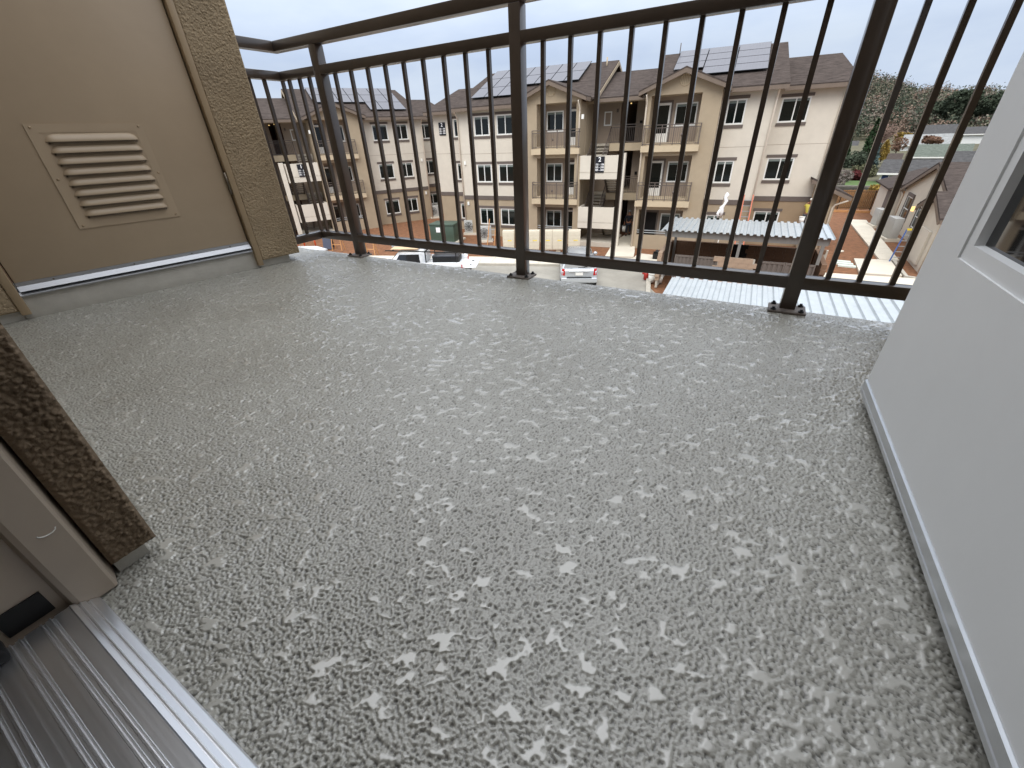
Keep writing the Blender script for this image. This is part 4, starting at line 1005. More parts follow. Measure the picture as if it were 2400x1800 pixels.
# fences beyond the path
FN = thing('board_fence', 'weathered vertical board fence at the far end of the path', 'fence', (3.2, 49.6, G), .03)
pk = None
for i in range(48):
    if pk is None: pk = obj('picket', MB().box(-.068, .068, -.012, .012, .05, 1.62), mat('weathered_cedar', (150, 112, 74), .9, 0, .3, 2.5, stretch=(6, 6, .4)), FN); o = pk
    else: o = inst('picket', pk, FN)
    o.location = (.147*i, random.uniform(-.012, .012), random.uniform(-.04, .04)); o.rotation_euler = (0, random.uniform(-.012, .012), 0)
for z in (.4, 1.3): obj('rail', MB().box(-.1, 7.0, .02, .06, z-.04, z+.04), M_tanwood, FN)
IF = thing('iron_fence', 'thin black iron fence in front of the wooden boards', 'fence', (3.2, 49.1, G), .03)
for z in (.25, 1.55): obj('rail', MB().box(-.1, 7.2, -.015, .015, z-.015, z+.015), M_black, IF)
p_ = None
for i in range(7):
    if p_ is None: p_ = obj('post', MB().box(-.03, .03, -.03, .03, 0, 1.65), M_black, IF); o = p_
    else: o = inst('post', p_, IF)
    o.location = (1.18*i, 0, 0)
kx = MB()
for i in range(58): kx.box(.06+.122*i-.006, .06+.122*i+.006, -.006, .006, .26, 1.54)
obj('iron_bars', kx, M_black, IF, kind='stuff')
tag(sheet('timber_edging', [(3.0, 48.4), (9.4, 48.6), (9.4, 48.75), (3.0, 48.55)], G+.12, M_tanwood, .2, kind='thing'), 'pale timber edging along the foot of the board fence', 'edging')
# entry porch roof at the right end of the big block
PO = thing('lean_to_porch', 'brown lean-to porch at the right end of the big apartment block', 'porch', (2.85, 32.9, G), radians(5))
def pp(nm, mb, m): o = obj(nm, mb, m, PO); o.location = (0, 0, -G); return o
pp('wall', MB().box(-.6, .75, 0, 6, G-.1, -3.75), M_tan); pp('roof', MB().slab([(-.9, -.5, -2.15), (1.35, -.5, -3.12), (1.35, 6.4, -3.12), (-.9, 6.4, -2.15)], .1), M_shingle)
pp('fascia_board', MB().hexa([(-.9, -.54, -2.43), (1.33, -.54, -3.39), (1.33, -.49, -3.39), (-.9, -.49, -2.43), (-.9, -.54, -2.24), (1.33, -.54, -3.2), (1.33, -.49, -3.2), (-.9, -.49, -2.24)]), M_fascia)
pp('gable_wall', MB().prism([(-.6, -3.748), (.74, -3.748), (.74, -3.0), (-.6, -2.42)], 'y', .0, .1), M_brown)
pp('round_lamp', MB().tube([(.2, -.06, -3.2), (.2, -.002, -3.2)], .14, 14), M_lamp); pp('downspout', MB().tube([(1.2, -.5, -3.35), (.7, -.1, -3.65), (.62, -.06, -3.85), (.62, -.06, G)], .05, 6), M_downspout)

# ================================================================ VEHICLES
M_silver = mat('silver_car_paint', (196, 200, 204), .22, .55, .02, 2); M_wcar = mat('white_car_paint', (232, 234, 236), .22, 0, .02, 2); M_carglass = mat('car_glass', (24, 28, 34), .05, 0, .1, 2, spec=.8)
M_tail = mat('red_tail_lamp', (176, 22, 20), .15, 0, .1, 20); M_chrome = mat('chrome', (220, 222, 226), .1, 1, 0)
M_tyre = mat('tyre_rubber', (22, 22, 23), .85, 0, .1)
def wheel(T_, x, y, r=.37):
    W = obj('wheel', MB().tube([(x-.11, y, r), (x-.1, y, r), (x+.1, y, r), (x+.11, y, r)], [r*.9, r, r, r*.9], 20), M_tyre, T_)
    obj('rim', MB().tube([(x-.115, y, r), (x+.115, y, r)], r*.62, 14), M_galv, W)
# local frame: y forward, x right, z up, origin under the middle of the car
SV = thing('parked_car', 'silver estate car parked nose to the kerb, rear towards the balcony', 'car', (-8.35, 21.5, G-.05), radians(24))
def loft(secs, n=None):   # list of (y, [(x,z)...half profile from bottom centre to top centre]) -> closed body
    mb = MB(); vs = []; k = len(secs[0][1]); ring = 2*k
    for y, pr_ in secs: vs += [(x, y, z) for x, z in pr_]+[(-x, y, z) for x, z in reversed(pr_)]
    fs = []
    for i in range(len(secs)-1):
        for j in range(ring): fs.append((i*ring+j, i*ring+(j+1) % ring, (i+1)*ring+(j+1) % ring, (i+1)*ring+j))
    fs += [tuple(range(ring)), tuple(range((len(secs)-1)*ring, len(secs)*ring))]
    return mb.add(vs, fs, True)
def sec(w, zb, zs, wr, zt): return [(.0, zb), (w*.86, zb), (w*.97, zb+.12), (w, (zb+zs)/2), (w*.98, zs), (wr, zt-.04), (wr*.9, zt), (0, zt+.02)]
obj('car_body', loft([(-2.30, sec(.84, .42, .95, .80, .98)), (-2.26, sec(.90, .34, .99, .84, 1.03)), (-2.1, sec(.94, .28, 1.02, .84, 1.07)), (-1.0, sec(.95, .25, 1.02, .84, 1.07)), (1.0, sec(.95, .25, 1.0, .82, 1.05)), (1.5, sec(.94, .26, .92, .84, .98)), (2.1, sec(.88, .3, .80, .78, .86)), (2.35, sec(.74, .38, .66, .64, .70))]), M_silver, SV, bevel=0)
obj('roof', loft([(-2.02, [(0, 1.42), (.60, 1.42), (.66, 1.44), (.68, 1.46), (.66, 1.49), (.5, 1.53), (.3, 1.55), (0, 1.56)]), (-1.6, [(0, 1.5), (.64, 1.5), (.69, 1.51), (.70, 1.53), (.67, 1.57), (.5, 1.61), (.3, 1.63), (0, 1.64)]), (-.2, [(0, 1.52), (.62, 1.52), (.68, 1.53), (.69, 1.55), (.66, 1.59), (.5, 1.63), (.3, 1.65), (0, 1.66)]), (.55, [(0, 1.44), (.58, 1.44), (.63, 1.45), (.64, 1.47), (.61, 1.5), (.5, 1.53), (.3, 1.55), (0, 1.56)])]), M_silver, SV)
cg = MB().hexa([(-.80, -2.14, 1.02), (.80, -2.14, 1.02), (.80, 1.25, 1.02), (-.80, 1.25, 1.02), (-.63, -1.86, 1.5), (.63, -1.86, 1.5), (.60, .5, 1.5), (-.60, .5, 1.5)])
obj('window_glass', cg, M_carglass, SV)
pl_ = MB()
for s in (-1, 1):
    pl_.bar((s*.80, -2.13, 1.04), (s*.65, -1.86, 1.5), .09, .06); pl_.bar((s*.815, -.5, 1.04), (s*.66, -.45, 1.51), .07, .06); pl_.bar((s*.80, 1.24, 1.02), (s*.62, .5, 1.5), .08, .05)
obj('window_pillar', pl_, M_silver, SV)
for s in (-1, 1):
    obj('tail_lamp', MB().hexa([(s*.70, -2.33, .74), (s*.88, -2.29, .74), (s*.885, -2.1, .74), (s*.70, -2.1, .74), (s*.72, -2.31, 1.05), (s*.865, -2.27, 1.05), (s*.865, -2.1, 1.05), (s*.72, -2.1, 1.05)]), M_tail, SV, bevel=.02)
    obj('door_mirror', MB().ico((s*1.02, .95, 1.05), .12, 2, (1, .7, .8)), M_silver, SV); obj('roof_rail', MB().tube([(s*.60, -1.5, 1.64), (s*.60, -1.4, 1.70), (s*.58, .1, 1.70), (s*.58, .25, 1.62)], .02, 6), M_black, SV)
    for y in (-1.45, 1.4): wheel(SV, s*.84, y)
obj('rear_bumper', MB().box(-.90, .90, -2.44, -2.2, .40, .64), M_silver, SV, bevel=.05, seg=3); obj('bumper_step', MB().box(-.62, .62, -2.43, -2.30, .641, .665), M_black, SV); obj('chrome_strip', MB().box(-.5, .5, -2.335, -2.3, .92, .965), M_chrome, SV)
np_ = obj('number_plate', MB().box(-.18, .18, -2.345, -2.325, .76, .89), M_white, SV); obj('plate_frame', MB().box(-.2, .2, -2.334, -2.315, .74, .91), M_chrome, SV)
obj('rear_wiper', MB().bar((-.05, -2.15, 1.09), (.42, -2.11, 1.14), .02), M_black, SV)
# pickup with rack, tailgate down
hd = math.atan2(.41, .91)
PT = thing('pickup_truck', 'white pickup truck with a black ladder rack and lowered tailgate', 'truck', (-16.3, 17.4, G-.05), pi/2+hd)
obj('truck_body', loft([(-2.75, sec(.95, .55, .98, .93, 1.0)), (-.45, sec(.98, .48, .99, .95, 1.01)), (1.2, sec(.98, .48, 1.02, .92, 1.06)), (2.2, sec(.96, .5, 1.0, .86, 1.06)), (2.75, sec(.86, .5, .84, .72, .92))]), M_wcar, PT)
obj('cab', loft([(-.62, [(0, 1.06), (.82, 1.06), (.86, 1.1), (.84, 1.3), (.76, 1.66), (.66, 1.78), (.4, 1.82), (0, 1.83)]), (.35, [(0, 1.06), (.84, 1.06), (.87, 1.1), (.85, 1.3), (.76, 1.68), (.66, 1.80), (.4, 1.85), (0, 1.86)]), (.75, [(0, 1.06), (.84, 1.06), (.87, 1.1), (.85, 1.28), (.75, 1.6), (.65, 1.7), (.4, 1.75), (0, 1.76)]), (1.35, [(0, 1.06), (.80, 1.06), (.82, 1.07), (.81, 1.08), (.8, 1.09), (.7, 1.1), (.4, 1.11), (0, 1.12)])]), M_wcar, PT)
for s in (-1, 1): obj('side_window', MB().hexa([(s*.80, -.5, 1.2), (s*.875, -.5, 1.2), (s*.875, .95, 1.2), (s*.80, .95, 1.2), (s*.75, -.45, 1.64), (s*.80, -.45, 1.64), (s*.80, .62, 1.64), (s*.75, .62, 1.64)]), M_carglass, PT)
obj('windscreen', MB().hexa([(-.74, 1.33, 1.14), (.74, 1.33, 1.14), (.74, 1.28, 1.12), (-.74, 1.28, 1.12), (-.64, .82, 1.68), (.64, .82, 1.68), (.64, .77, 1.66), (-.64, .77, 1.66)]), M_carglass, PT)
bdw = MB(); bdw.box(-.98, -.90, -2.75, -.63, 1.0, 1.24); bdw.box(.90, .98, -2.75, -.63, 1.0, 1.24)
obj('bed_side', bdw, M_wcar, PT, bevel=.015)
tg = obj('tailgate', MB().box(-.86, .86, -3.5, -2.77, .90, .98), M_wcar, PT, bevel=.02, label='lowered white tailgate'); obj('latch', MB().box(-.5, -.36, -3.2, -3.1, .981, .995).box(.3, .44, -3.2, -3.1, .981, .995), M_black, tg)
obj('rear_bumper', MB().box(-.9, .9, -3.02, -2.78, .5, .70), M_black, PT, bevel=.03)
rk = MB()
for s in (-1, 1):
    rk.bar((s*.92, -2.6, 1.74), (s*.92, 1.3, 1.90), .05)
    for y, z in ((-2.5, 1.74), (-.85, 1.81)): rk.bar((s*.94, y, 1.2), (s*.92, y, z), .05)
for y, z in ((-2.5, 1.75), (-.85, 1.82), (.9, 1.9)): rk.bar((-.92, y, z), (.92, y, z), .05)
obj('ladder_rack', rk, M_black, PT)
for s in (-1, 1):
    for y in (-1.75, 1.75): wheel(PT, s*.86, y, .40)
    obj('tail_lamp', MB().box(s*.87, s*.975, -2.79, -2.74, .75, 1.1), M_tail, PT)
def on_truck(x, y, z): return PT.matrix_basis @ Vector((x, y, z))
bpy.context.view_layer.update()
def tload(name, label, cat, x, y, z, rz=0): p = PT.matrix_world @ Vector((x, y, z)); return thing(name, label, cat, p, pi/2+hd+rz)
TX = tload('tool_chest', 'long black tool chest in the bed of the white pickup', 'tool chest', .15, -1.75, 1.02)
obj('chest_body', MB().box(-.55, .55, -.7, .7, 0, .34), M_black, TX, bevel=.02); obj('chest_lid', MB().box(-.57, .57, -.72, .72, .342, .42), mat('satin_black', (34, 36, 42), .3, .2, .1), TX, bevel=.03)
AL = tload('aluminium_ladder', 'folded aluminium ladder strapped on the rack of the white pickup', 'ladder', .1, -.1, 1.90)
for s in (-.24, .24): obj('rail', MB().box(s-.03, s+.03, -1.5, 1.3, 0, .09), M_galv, AL)
rg = None
for i in range(9):
    if rg is None: rg = obj('rung', MB().box(-.21, .21, -.02, .02, .02, .06), M_galv, AL); o = rg
    else: o = inst('rung', rg, AL)
    o.location = (0, -1.3+.3*i, 0)
PL = tload('plywood_sheet', 'sheet of pale plywood lying on the front of the truck rack', 'plywood', -.45, .3, 1.91); obj('board', MB().box(-.35, .35, -.75, .75, 0, .03), mat('pale_plywood', (206, 176, 140), .8, 0, .1, 3), PL)
# second white car at far left
WC = thing('parked_car', 'white car of which only the roof shows at the balcony corner', 'car', (-24.6, 15.9, G-.05), pi/2+hd-.1)
obj('car_body', loft([(-2.2, sec(.80, .4, .86, .78, .92)), (-1.9, sec(.9, .3, .92, .82, .98)), (1.2, sec(.91, .26, .92, .84, .98)), (2.0, sec(.86, .28, .78, .74, .84)), (2.25, sec(.7, .36, .62, .58, .68))]), M_wcar, WC)
obj('roof', loft([(-1.7, [(0, 1.2), (.58, 1.2), (.63, 1.22), (.64, 1.25), (.62, 1.29), (.5, 1.33), (.3, 1.35), (0, 1.36)]), (-1.0, [(0, 1.36), (.60, 1.36), (.65, 1.38), (.66, 1.41), (.64, 1.45), (.5, 1.48), (.3, 1.5), (0, 1.51)]), (.4, [(0, 1.34), (.58, 1.34), (.63, 1.36), (.64, 1.39), (.62, 1.43), (.5, 1.46), (.3, 1.48), (0, 1.49)])]), M_wcar, WC)
obj('window_glass', MB().hexa([(-.78, -2.0, .95), (.78, -2.0, .95), (.78, 1.2, .95), (-.78, 1.2, .95), (-.60, -1.3, 1.38), (.60, -1.3, 1.38), (.58, .4, 1.38), (-.58, .4, 1.38)]), M_carglass, WC)
for s in (-1, 1):
    for y in (-1.35, 1.35): wheel(WC, s*.80, y, .33)

# ================================================================ PEOPLE
def body(name, joints, edges, radii, m, parent):
    me = bpy.data.meshes.new(name); me.from_pydata(joints, edges, []); o = bpy.data.objects.new(name, me); COL.objects.link(o)
    sk = o.modifiers.new('skin', 'SKIN'); sk.use_smooth_shade = True
    for i, r in enumerate(radii): v = me.skin_vertices[0].data[i]; v.radius = (r, r) if not isinstance(r, tuple) else r; v.use_root = (i == 0)
    o.modifiers.new('sub', 'SUBSURF').levels = 1; o.modifiers['sub'].render_levels = 1
    bpy.context.view_layer.update()
    nm = bpy.data.meshes.new_from_object(o.evaluated_get(bpy.context.evaluated_depsgraph_get())); o.modifiers.clear(); o.data = nm
    nm.materials.clear(); nm.materials.append(m); o.parent = parent
    for p in nm.polygons: p.use_smooth = True
    return o
M_skin = mat('skin', (150, 104, 80), .6, 0, .05); M_navy = mat('dark_work_clothes', (26, 28, 36), .9, 0, .1); M_jean = mat('dark_trousers', (44, 46, 56), .9, 0, .1); M_vest = mat('hi_vis_vest', (204, 190, 84), .8, 0, .05); M_cap = mat('grey_cap', (130, 130, 130), .8, 0, .05); M_boot = mat('boots', (40, 32, 26), .8)
def person(label, loc, rz, top_m, arms, legs, cap_m, lean=0):
    T_ = thing('person', label, 'person', loc, rz)
    J = [(0, 0, .95), (0, -lean*.5, 1.18), (0, -lean, 1.42), (0, -lean, 1.50), (0, -lean*1.1-.02, 1.60)]; E_ = [(0, 1), (1, 2), (2, 3), (3, 4)]; Rr = [(.16, .12), (.15, .11), (.17, .11), .06, .085]
    J += [(0, -lean*1.1-.03, 1.72)]; E_ += [(4, 5)]; Rr += [.088]
    for s, (el, ha) in zip((-1, 1), arms):
        b_ = len(J); J += [(s*.2, -lean, 1.43), el, ha, (ha[0]*1.02, ha[1]-.03, ha[2]-.09)]; E_ += [(2, b_), (b_, b_+1), (b_+1, b_+2), (b_+2, b_+3)]; Rr += [.065, .05, .035, .035]
    for s, (kn, an) in zip((-1, 1), legs):
        b_ = len(J); J += [(s*.1, 0, .88), kn, an, (an[0], an[1]-.14, an[2]-.05)]; E_ += [(0, b_), (b_, b_+1), (b_+1, b_+2), (b_+2, b_+3)]; Rr += [.095, .07, .05, .045]
    body('body', J, E_, Rr, M_skin, T_)
    hd_ = (0, -lean*1.1-.03, 1.70)
    tJ = [(0, 0, .92), (0, -lean*.5, 1.18), (0, -lean, 1.40), (0, -lean, 1.47)]; tE = [(0, 1), (1, 2), (2, 3)]; tR = [(.18, .14), (.17, .13), (.19, .13), .08]
    for s, (el, ha) in zip((-1, 1), arms):
        b_ = len(tJ); mid = tuple((Vector(el)*.45+Vector(ha)*.55)); tJ += [(s*.205, -lean, 1.41), el, mid]; tE += [(2, b_), (b_, b_+1), (b_+1, b_+2)]; tR += [.08, .065, .055]
    body('jacket', tJ, tE, tR, top_m, T_)
    lJ = [(0, 0, .95)]; lE = []; lR = [(.17, .13)]
    for s, (kn, an) in zip((-1, 1), legs):
        b_ = len(lJ); lJ += [(s*.1, 0, .86), kn, (an[0], an[1], an[2]+.06)]; lE += [(0, b_), (b_, b_+1), (b_+1, b_+2)]; lR += [.11, .085, .07]
        obj('boot', MB().ico((an[0], an[1]-.06, an[2]-.04), .085, 2, (.7, 1.6, .75)), M_boot, T_)
    body('trousers', lJ, lE, lR, M_jean, T_)
    obj('hat', MB().ico((0, hd_[1], 1.765), .115, 2, (1, 1.1, .62)).tube([(0, hd_[1]-.04, 1.735), (0, hd_[1]-.04, 1.75)], .13, 12), cap_m, T_)
    return T_
person('person in dark clothes and grey cap walking in the passage with a white bucket', (-8.63, 32.25, G+.06), .2, M_navy, (((-.30, 0, 1.15), (-.30, -.05, .88)), ((.28, .02, 1.15), (.27, -.1, .9))), (((-.11, -.1, .5), (-.11, .05, .1)), ((.11, .12, .5), (.11, .28, .12))), M_cap)
bucket(-8.93, 32.17, G+.39, 'white bucket in the hand of the person in dark clothes')
person('worker in a yellow vest high on a ladder at the right end of the block', (2.25, 32.1, -5.05), 2.6, M_vest, (((-.34, -.15, 1.2), (-.42, -.32, 1.0)), ((.32, -.1, 1.35), (.3, -.38, 1.55))), (((-.12, -.12, .5), (-.12, -.02, .1)), ((.12, -.2, .6), (.12, -.1, .3))), M_white)
bucket(2.03, 31.9, -4.6, 'white bucket hanging beside the worker in the yellow vest')
ladder('step_ladder', 'grey blue ladder under the worker in the yellow vest', (2.78, 31.6, G), (2.95, 32.5, -3.6), .45, 8, mat('grey_fibreglass', (110, 130, 150), .5))
# ================================================================ BEYOND THE FENCE
M_grass = mat('lawn', (74, 96, 44), .95, 0, .3, 1.5)
M_soil = mat('brown_hillside', (84, 80, 58), .95, 0, .3, .15)
def sm(a, b, x): t = max(0, min(1, (x-a)/(b-a))); return t*t*(3-2*t)
EL = [(-60, .2), (-25, .6), (-8, 1.8), (3, 2.6), (5.3, 2.45), (7.4, 2.1), (10.0, 1.15), (12.2, .95), (14.4, .7), (20, .9), (40, 1.0)]
def elev(az):
    for (a, e), (b, f) in zip(EL, EL[1:]):
        if a <= az <= b: return e+(f-e)*(az-a)/(b-a)
    return EL[0][1] if az < EL[0][0] else EL[-1][1]
def terrain(az, d):
    zt = .6+330*math.tan(radians(elev(az)))
    near = -6.25+2.2*sm(75, 190, d)
    return near+(zt-near)*sm(175, 330, d)+ .6*math.sin(az*1.7+d*.03)*sm(150, 260, d)
mb = MB(); azs = [-60+1.0*i for i in range(101)]; ds = [52, 60, 70, 80, 95, 110, 130, 150, 175, 200, 225, 250, 275, 300, 330, 360, 420]
vs = [(d*sin(radians(a)), d*cos(radians(a)), terrain(a, d)-.02 if d > 52 else -6.5) for d in ds for a in azs]; n = len(azs)
mb.add(vs, [(i*n+j, i*n+j+1, (i+1)*n+j+1, (i+1)*n+j) for i in range(len(ds)-1) for j in range(n-1)], True)
structure(obj('hill', mb, M_soil))
gp_ = MB().add([(-900, -900, -8), (900, -900, -8), (900, 900, -8), (-900, 900, -8)], [(0, 1, 2, 3)]); structure(obj('land', gp_, M_soil))
def at(az, d, el=None): return Vector((d*sin(radians(az)), d*cos(radians(az)), terrain(az, d) if el is None else .609+d*math.tan(radians(el))))
sheet('lawn', [tuple(at(6.4, 64).xy), tuple(at(9.2, 64).xy), tuple(at(9.2, 74).xy), tuple(at(6.4, 74).xy)], -5.95, M_grass, .4)
RW = thing('retaining_wall', 'dark block retaining wall under the green lawn', 'wall', (at(7.8, 63).x, at(7.8, 63).y, -6.5), radians(-7.8))
b0 = None
for r in range(3):
    for i in range(13):
        if b0 is None: b0 = obj('block', MB().box(-.44, .44, -.2, .2, -.14, .14), mat('dark_block', (74, 70, 64), .95, 0, .2, 1.5), RW); o = b0
        else: o = inst('block', b0, RW)
        o.location = (-3.9+.9*i-.45*(r % 2), .05*r, .15+.29*r)
obj('backing', MB().box(-4.4, 7.4, .12, .5, -.2, 1.0), M_stone, RW)
# ---- foliage
def leaf_mat(name, rgb, var=.45): return mat(name, rgb, .9, 0, var, 1.3, spec=.15)
F_dark = leaf_mat('dark_evergreen', (66, 74, 60)); F_cyp = leaf_mat('cypress_green', (48, 66, 42)); F_olive = leaf_mat('olive_leaves', (92, 92, 70)); F_rust = leaf_mat('rust_leaves', (120, 94, 78)); F_grey = leaf_mat('bare_twigs', (112, 104, 98), .3); F_yel = leaf_mat('yellow_leaves', (140, 118, 62)); F_wine = leaf_mat('wine_leaves', (86, 42, 42)); F_spr = leaf_mat('blue_spruce', (82, 98, 96)); F_bark = mat('bark', (84, 72, 62), .95, 0, .2, 4); F_pink = leaf_mat('reddish_twigs', (134, 112, 102), .3)
def leaves(mb, c, rad, n, size, rng, shape='ball'):
    for _ in range(n):
        while True:
            p = Vector((rng.uniform(-1, 1), rng.uniform(-1, 1), rng.uniform(-1, 1)))
            if p.length <= 1: break
        if shape == 'ball': p = p.normalized()*(p.length**.45)
        q = Vector((c[0]+p.x*rad[0], c[1]+p.y*rad[1], c[2]+p.z*rad[2]))
        a = Vector((rng.gauss(0, 1), rng.gauss(0, 1), rng.gauss(0, .7))).normalized(); b = a.cross(Vector((rng.gauss(0, 1), rng.gauss(0, 1), rng.gauss(0, 1)))).normalized()
        s = size*rng.uniform(.6, 1.4); a *= s; b *= s*.6
        mb.add([q-a, q+b, q+a, q-b], [(0, 1, 2, 3)])
    return mb
def tree(name, label, pos, h, wd, m, kind, seed, grp='trees and shrubs beyond the fence', n=900, leaf=.28):
    rng = random.Random(seed); T_ = thing(name, label, 'tree' if 'shrub' not in name else 'shrub', pos, rng.uniform(0, 6), grp)
    tr = MB(); tr.tube([(0, 0, -.4), (.03*h, 0, h*.4), (.0, .02*h, h*.8)], [h*.035, h*.022, h*.006], 7)
    br_ = []
    for i in range(9):
        a = rng.uniform(0, 6.28); z = h*rng.uniform(.2, .6); e = (cos(a)*wd*.38, sin(a)*wd*.38, z+h*rng.uniform(.12, .3)); tr.tube([(0, 0, z), e], [h*.012, h*.004], 5); br_.append(e)
    obj('trunk', tr, F_bark, T_)
    cr_ = MB()
    if kind == 'column':
        for i in range(12): z = h*(.06+.9*i/11); r = wd/2*(1-(i/11)**1.6)*.95+.08; leaves(cr_, (0, 0, z), (r, r, h*.07), n//12, leaf, rng)
    elif kind == 'cone':
        for i in range(11): z = h*(.12+.86*i/10); r = wd/2*(1-i/10)+.1; leaves(cr_, (rng.uniform(-.1, .1)*r, rng.uniform(-.1, .1)*r, z), (r, r, h*.05), n//11, leaf, rng, 'fill')
    elif kind == 'bare':
        for i in range(60):
            a = rng.uniform(0, 6.28); z = h*rng.uniform(.25, .6); r = wd*rng.uniform(.2, .5); cr_.tube([(0, 0, z), (cos(a)*r*.5, sin(a)*r*.5, z+h*.15), (cos(a)*r, sin(a)*r, z+h*rng.uniform(.25, .42))], [.05, .03, .012], 4, False)
        leaves(cr_, (0, 0, h*.65), (wd/2, wd/2, h*.36), n//3, leaf*.6, rng)
    else:
        for i in range(10):
            a = rng.uniform(0, 6.28); r = wd*.28*rng.uniform(.2, 1.1); leaves(cr_, (cos(a)*r, sin(a)*r, h*rng.uniform(.35, .8)), (wd*rng.uniform(.16, .3), wd*rng.uniform(.16, .3), h*rng.uniform(.12, .22)), n//10, leaf, rng)
    obj('crown', cr_, m, T_, recalc=False)
def tz(az, d, el0, el1): p = at(az, d, el0); return p, at(az, d, el1).z-p.z
specs = [('cypress_tree', 'short dark cypress left of the white house beyond the fence', 5.6, 112, -3.7, -1.0, 1.5, F_cyp, 'column'), ('cypress_tree', 'tall slender cypress standing right of the white house', 7.28, 116, -2.95, .1, 2.0, F_cyp, 'column'),
 ('evergreen_tree', 'dark green evergreen between the two cypresses', 6.5, 98, -4.6, -2.4, 4.2, F_dark, 'round'), ('evergreen_tree', 'dark evergreen at the foot of the tall cypress', 7.15, 92, -4.6, -2.6, 3.0, F_dark, 'round'),
 ('olive_tree', 'broad olive green tree above the wine red shrub', 7.5, 84, -5.4, -3.5, 4.6, F_olive, 'round'), ('wine_shrub', 'wine red shrub on the edge of the lawn', 6.75, 76, -5.55, -4.2, 2.4, F_wine, 'round'),
 ('bare_shrub', 'grey leafless shrub beside the right end of the block', 5.35, 66, -6.1, -4.0, 3.4, F_grey, 'bare'), ('bare_shrub', 'grey leafless shrub left of the wine red one', 5.95, 72, -5.7, -4.1, 2.4, F_grey, 'bare'), ('bare_tree', 'reddish leafless tree rising behind the tall cypress', 8.15, 122, -2.5, -.2, 4.4, F_pink, 'bare'),
 ('yellow_tree', 'small yellow leaved tree next to the blue grey spruce', 8.55, 104, -3.2, -1.7, 1.7, F_yel, 'column'), ('spruce_tree', 'blue grey spruce left of the blue house', 8.0, 96, -4.3, -1.9, 2.0, F_spr, 'cone'), ('brown_shrub', 'brown twiggy shrub behind the yellow tree', 9.45, 112, -3.0, -1.4, 2.6, F_rust, 'bare'),
 ('yellow_hedge', 'row of yellow shrub tops in front of the grey roofs', 9.6, 150, -1.9, -.95, 4.0, F_yel, 'round'), ('red_maple', 'rust red round tree in front of the pale grey roof', 11.75, 122, -2.2, -1.25, 3.2, F_rust, 'round'), ('orange_shrub', 'orange shrub directly behind the board fence', 9.0, 56, -6.8, -5.4, 1.5, F_yel, 'round'), ('olive_shrub', 'low olive shrub behind the board fence', 8.0, 57, -6.9, -5.9, 2.2, F_olive, 'round'),
 ('rust_tree', 'rust coloured tree above the white house', 5.55, 180, -1.9, -.6, 4, F_rust, 'round')]
for i, (nm, lb, az, d, e0, e1, wd, m_, kd) in enumerate(specs):
    p, h_ = tz(az, d, e0, e1); tree(nm, lb, p, h_, wd, m_, kd, 100+i, n=1100, leaf=.2 if d < 100 else .26)
for i, (az, d, e0, e1, wd) in enumerate(((11.9, 190, -.6, 1.7, 7), (12.5, 186, -.6, 2.15, 7), (13.1, 192, -.6, 2.35, 7.5), (11.2, 200, -.4, 1.35, 7), (14.3, 188, -.6, 1.7, 6.5), (14.9, 184, -.7, 1.95, 7))):
    p, h_ = tz(az, d, e0, e1); tree('pine_tree', ['dark pine left of the tallest pines on the right skyline', 'dark pine just left of the tallest one on the right skyline', 'tallest dark pine on the right skyline', 'lowest dark pine at the left of the skyline group', 'dark pine beside the open door edge', 'dark pine mostly behind the open door edge'][i], p, h_, wd, F_dark, 'round', 300+i, 'pines on the right skyline', n=2200, leaf=.36)
# ---- the wooded hillside reads as one mass
rng = random.Random(5)
W_dark = leaf_mat('wood_evergreen', (72, 79, 66), .35); W_grey = leaf_mat('wood_twigs', (122, 112, 102), .3); W_rust = leaf_mat('wood_russet', (128, 109, 96), .3); W_olive = leaf_mat('wood_oak', (104, 103, 86), .35)  # haze put into the colours: paler and greyer than the nearer foliage
woods = {k: MB() for k in ('dark', 'grey', 'rust', 'olive')}
for i in range(2600):
    az = rng.uniform(-4, 19); d = math.sqrt(rng.uniform(172**2, 345**2)); p = at(az, d); r = rng.uniform(1.5, 3.0)
    k = rng.choices(('dark', 'grey', 'rust', 'olive'), (.42, .2, .17, .21))[0]; h_ = r*rng.uniform(1.1, 2.4)
    for _ in range(3): leaves(woods[k], (p.x+rng.uniform(-.5, .5)*r, p.y+rng.uniform(-.5, .5)*r, p.z+h_*rng.uniform(.5, 1.0)), (r*.75, r*.75, h_*.45), 26, .34, rng)
for k, m_ in (('dark', W_dark), ('grey', W_grey), ('rust', W_rust), ('olive', W_olive)):
    o = obj({'dark': 'evergreen_woodland', 'grey': 'bare_woodland', 'rust': 'autumn_woodland', 'olive': 'oak_woodland'}[k], woods[k], m_, recalc=False, kind='stuff'); o['label'] = {'dark': 'dark evergreen woodland on the hillside', 'grey': 'bare grey woodland on the hillside', 'rust': 'rust coloured autumn woodland on the hillside', 'olive': 'olive green oak woodland on the hillside'}[k]; o['category'] = 'woodland'
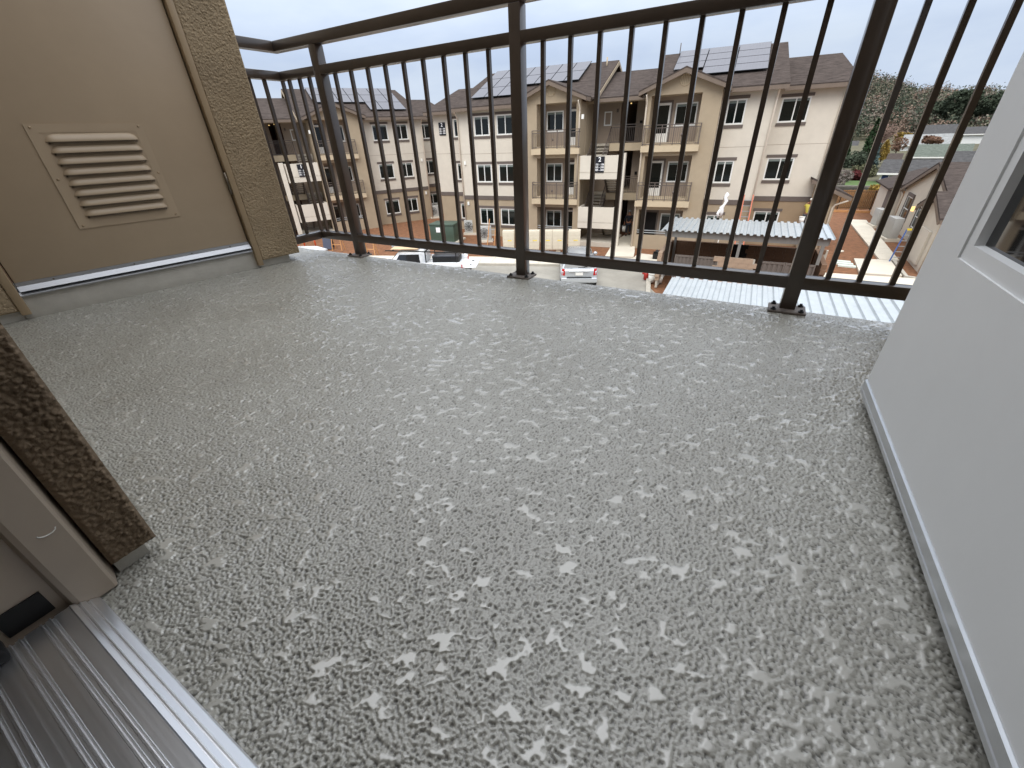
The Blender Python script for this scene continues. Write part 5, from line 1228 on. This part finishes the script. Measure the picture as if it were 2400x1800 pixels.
# ---- houses
def house(label, az0, az1, d, el_base, el_eave, el_ridge, wall_m, roof_m, depth=7, wins=(), extra=0):
    A, B_ = at(az0, d, el_base), at(az1, d, el_base); L_ = (B_.xy-A.xy).length; rz = math.atan2(B_.y-A.y, B_.x-A.x)
    H = thing('house', label, 'house', A, rz, 'houses beyond the fence'); ze = at(az0, d, el_eave).z-A.z; zr = at(az0, d+depth/2, el_ridge).z-A.z
    obj('wall', MB().box(0, L_, 0, depth, -1.5, ze), wall_m, H)
    gb = MB()
    for x in (0, L_): gb.add([(x, 0, ze), (x, depth, ze), (x, depth/2, zr-.1)], [(0, 1, 2)])
    obj('gable_wall', gb, wall_m, H, recalc=False)
    r_ = MB()
    for e in (0, 1): y = -.5 if e == 0 else depth+.5; r_.slab([(-.4, y, ze-.05), (L_+.4, y, ze-.05), (L_+.4, depth/2, zr), (-.4, depth/2, zr)], .12)
    obj('roof', r_, roof_m, H)
    obj('fascia_board', MB().box(-.4, L_+.4, -.56, -.51, ze-.28, ze-.08), M_white, H)
    for x, w_, z0, z1 in wins:
        W = obj('window', MB().box(x, x+w_, -.05, -.005, z0, z1), M_white, H); obj('pane', MB().box(x+.1, x+w_-.1, -.07, -.052, z0+.1, z1-.1), mat('curtain_glass', (170, 178, 172), .3, 0, .15, 6, stretch=(9, 1, .3)), W)
    return H
M_bluewall = mat('blue_siding', (38, 62, 112), .7, 0, .06); M_greywall = mat('grey_siding', (120, 120, 112), .8, 0, .06); M_whitewall = mat('white_siding', (222, 222, 218), .8, 0, .04); M_palroof = shingle_mat('pale_blue_shingles', (138, 139, 138)); M_grnroof = shingle_mat('mossy_shingles', (96, 102, 94))
hb = house('blue house with white trim and dark grey roof beyond the fence', 8.98, 13.6, 72, -5.7, -4.26, -3.2, M_bluewall, M_shingle2, 7, ((.75, 1.5, .55, 1.5),))
obj('corner_trim', MB().box(-.03, .15, -.03, -.001, -1.2, 1.6).box(.16, 5.7, -.03, -.001, -.05, .1), M_white, hb)
for i in range(4): obj('roof_vent', MB().box(.9+1.15*i, 1.25+1.15*i, 2.45, 2.75, 2.35, 2.50), M_white, hb)
house('grey house with a dark roof at the right behind the blue house', 13.3, 17, 88, -4.6, -3.6, -2.55, M_greywall, M_shingle2, 7)
house('house with a mossy grey green roof behind the blue house', 10.6, 14.4, 104, -4.0, -2.95, -2.0, M_greywall, M_grnroof, 8)
house('house with a pale blue grey roof behind the rust red tree', 9.7, 13.2, 132, -2.9, -2.0, -1.2, M_whitewall, M_palroof, 8)
house('highest grey house just below the pines', 10.85, 13.3, 165, -1.9, -1.25, -.5, M_greywall, M_shingle2, 9)
house('dark roofed house at the right by the open door edge', 13.6, 16, 150, -1.8, -1.25, -.75, M_whitewall, M_shingle2, 9)
house('white house between the two cypresses below the hill', 5.35, 6.25, 150, -2.8, -2.1, -1.6, M_whitewall, M_shingle2, 6)
house('small brown roofed pavilion left of the blue house roof', 9.15, 9.85, 96, -3.5, -3.15, -2.7, M_tan, M_shingle, 3)
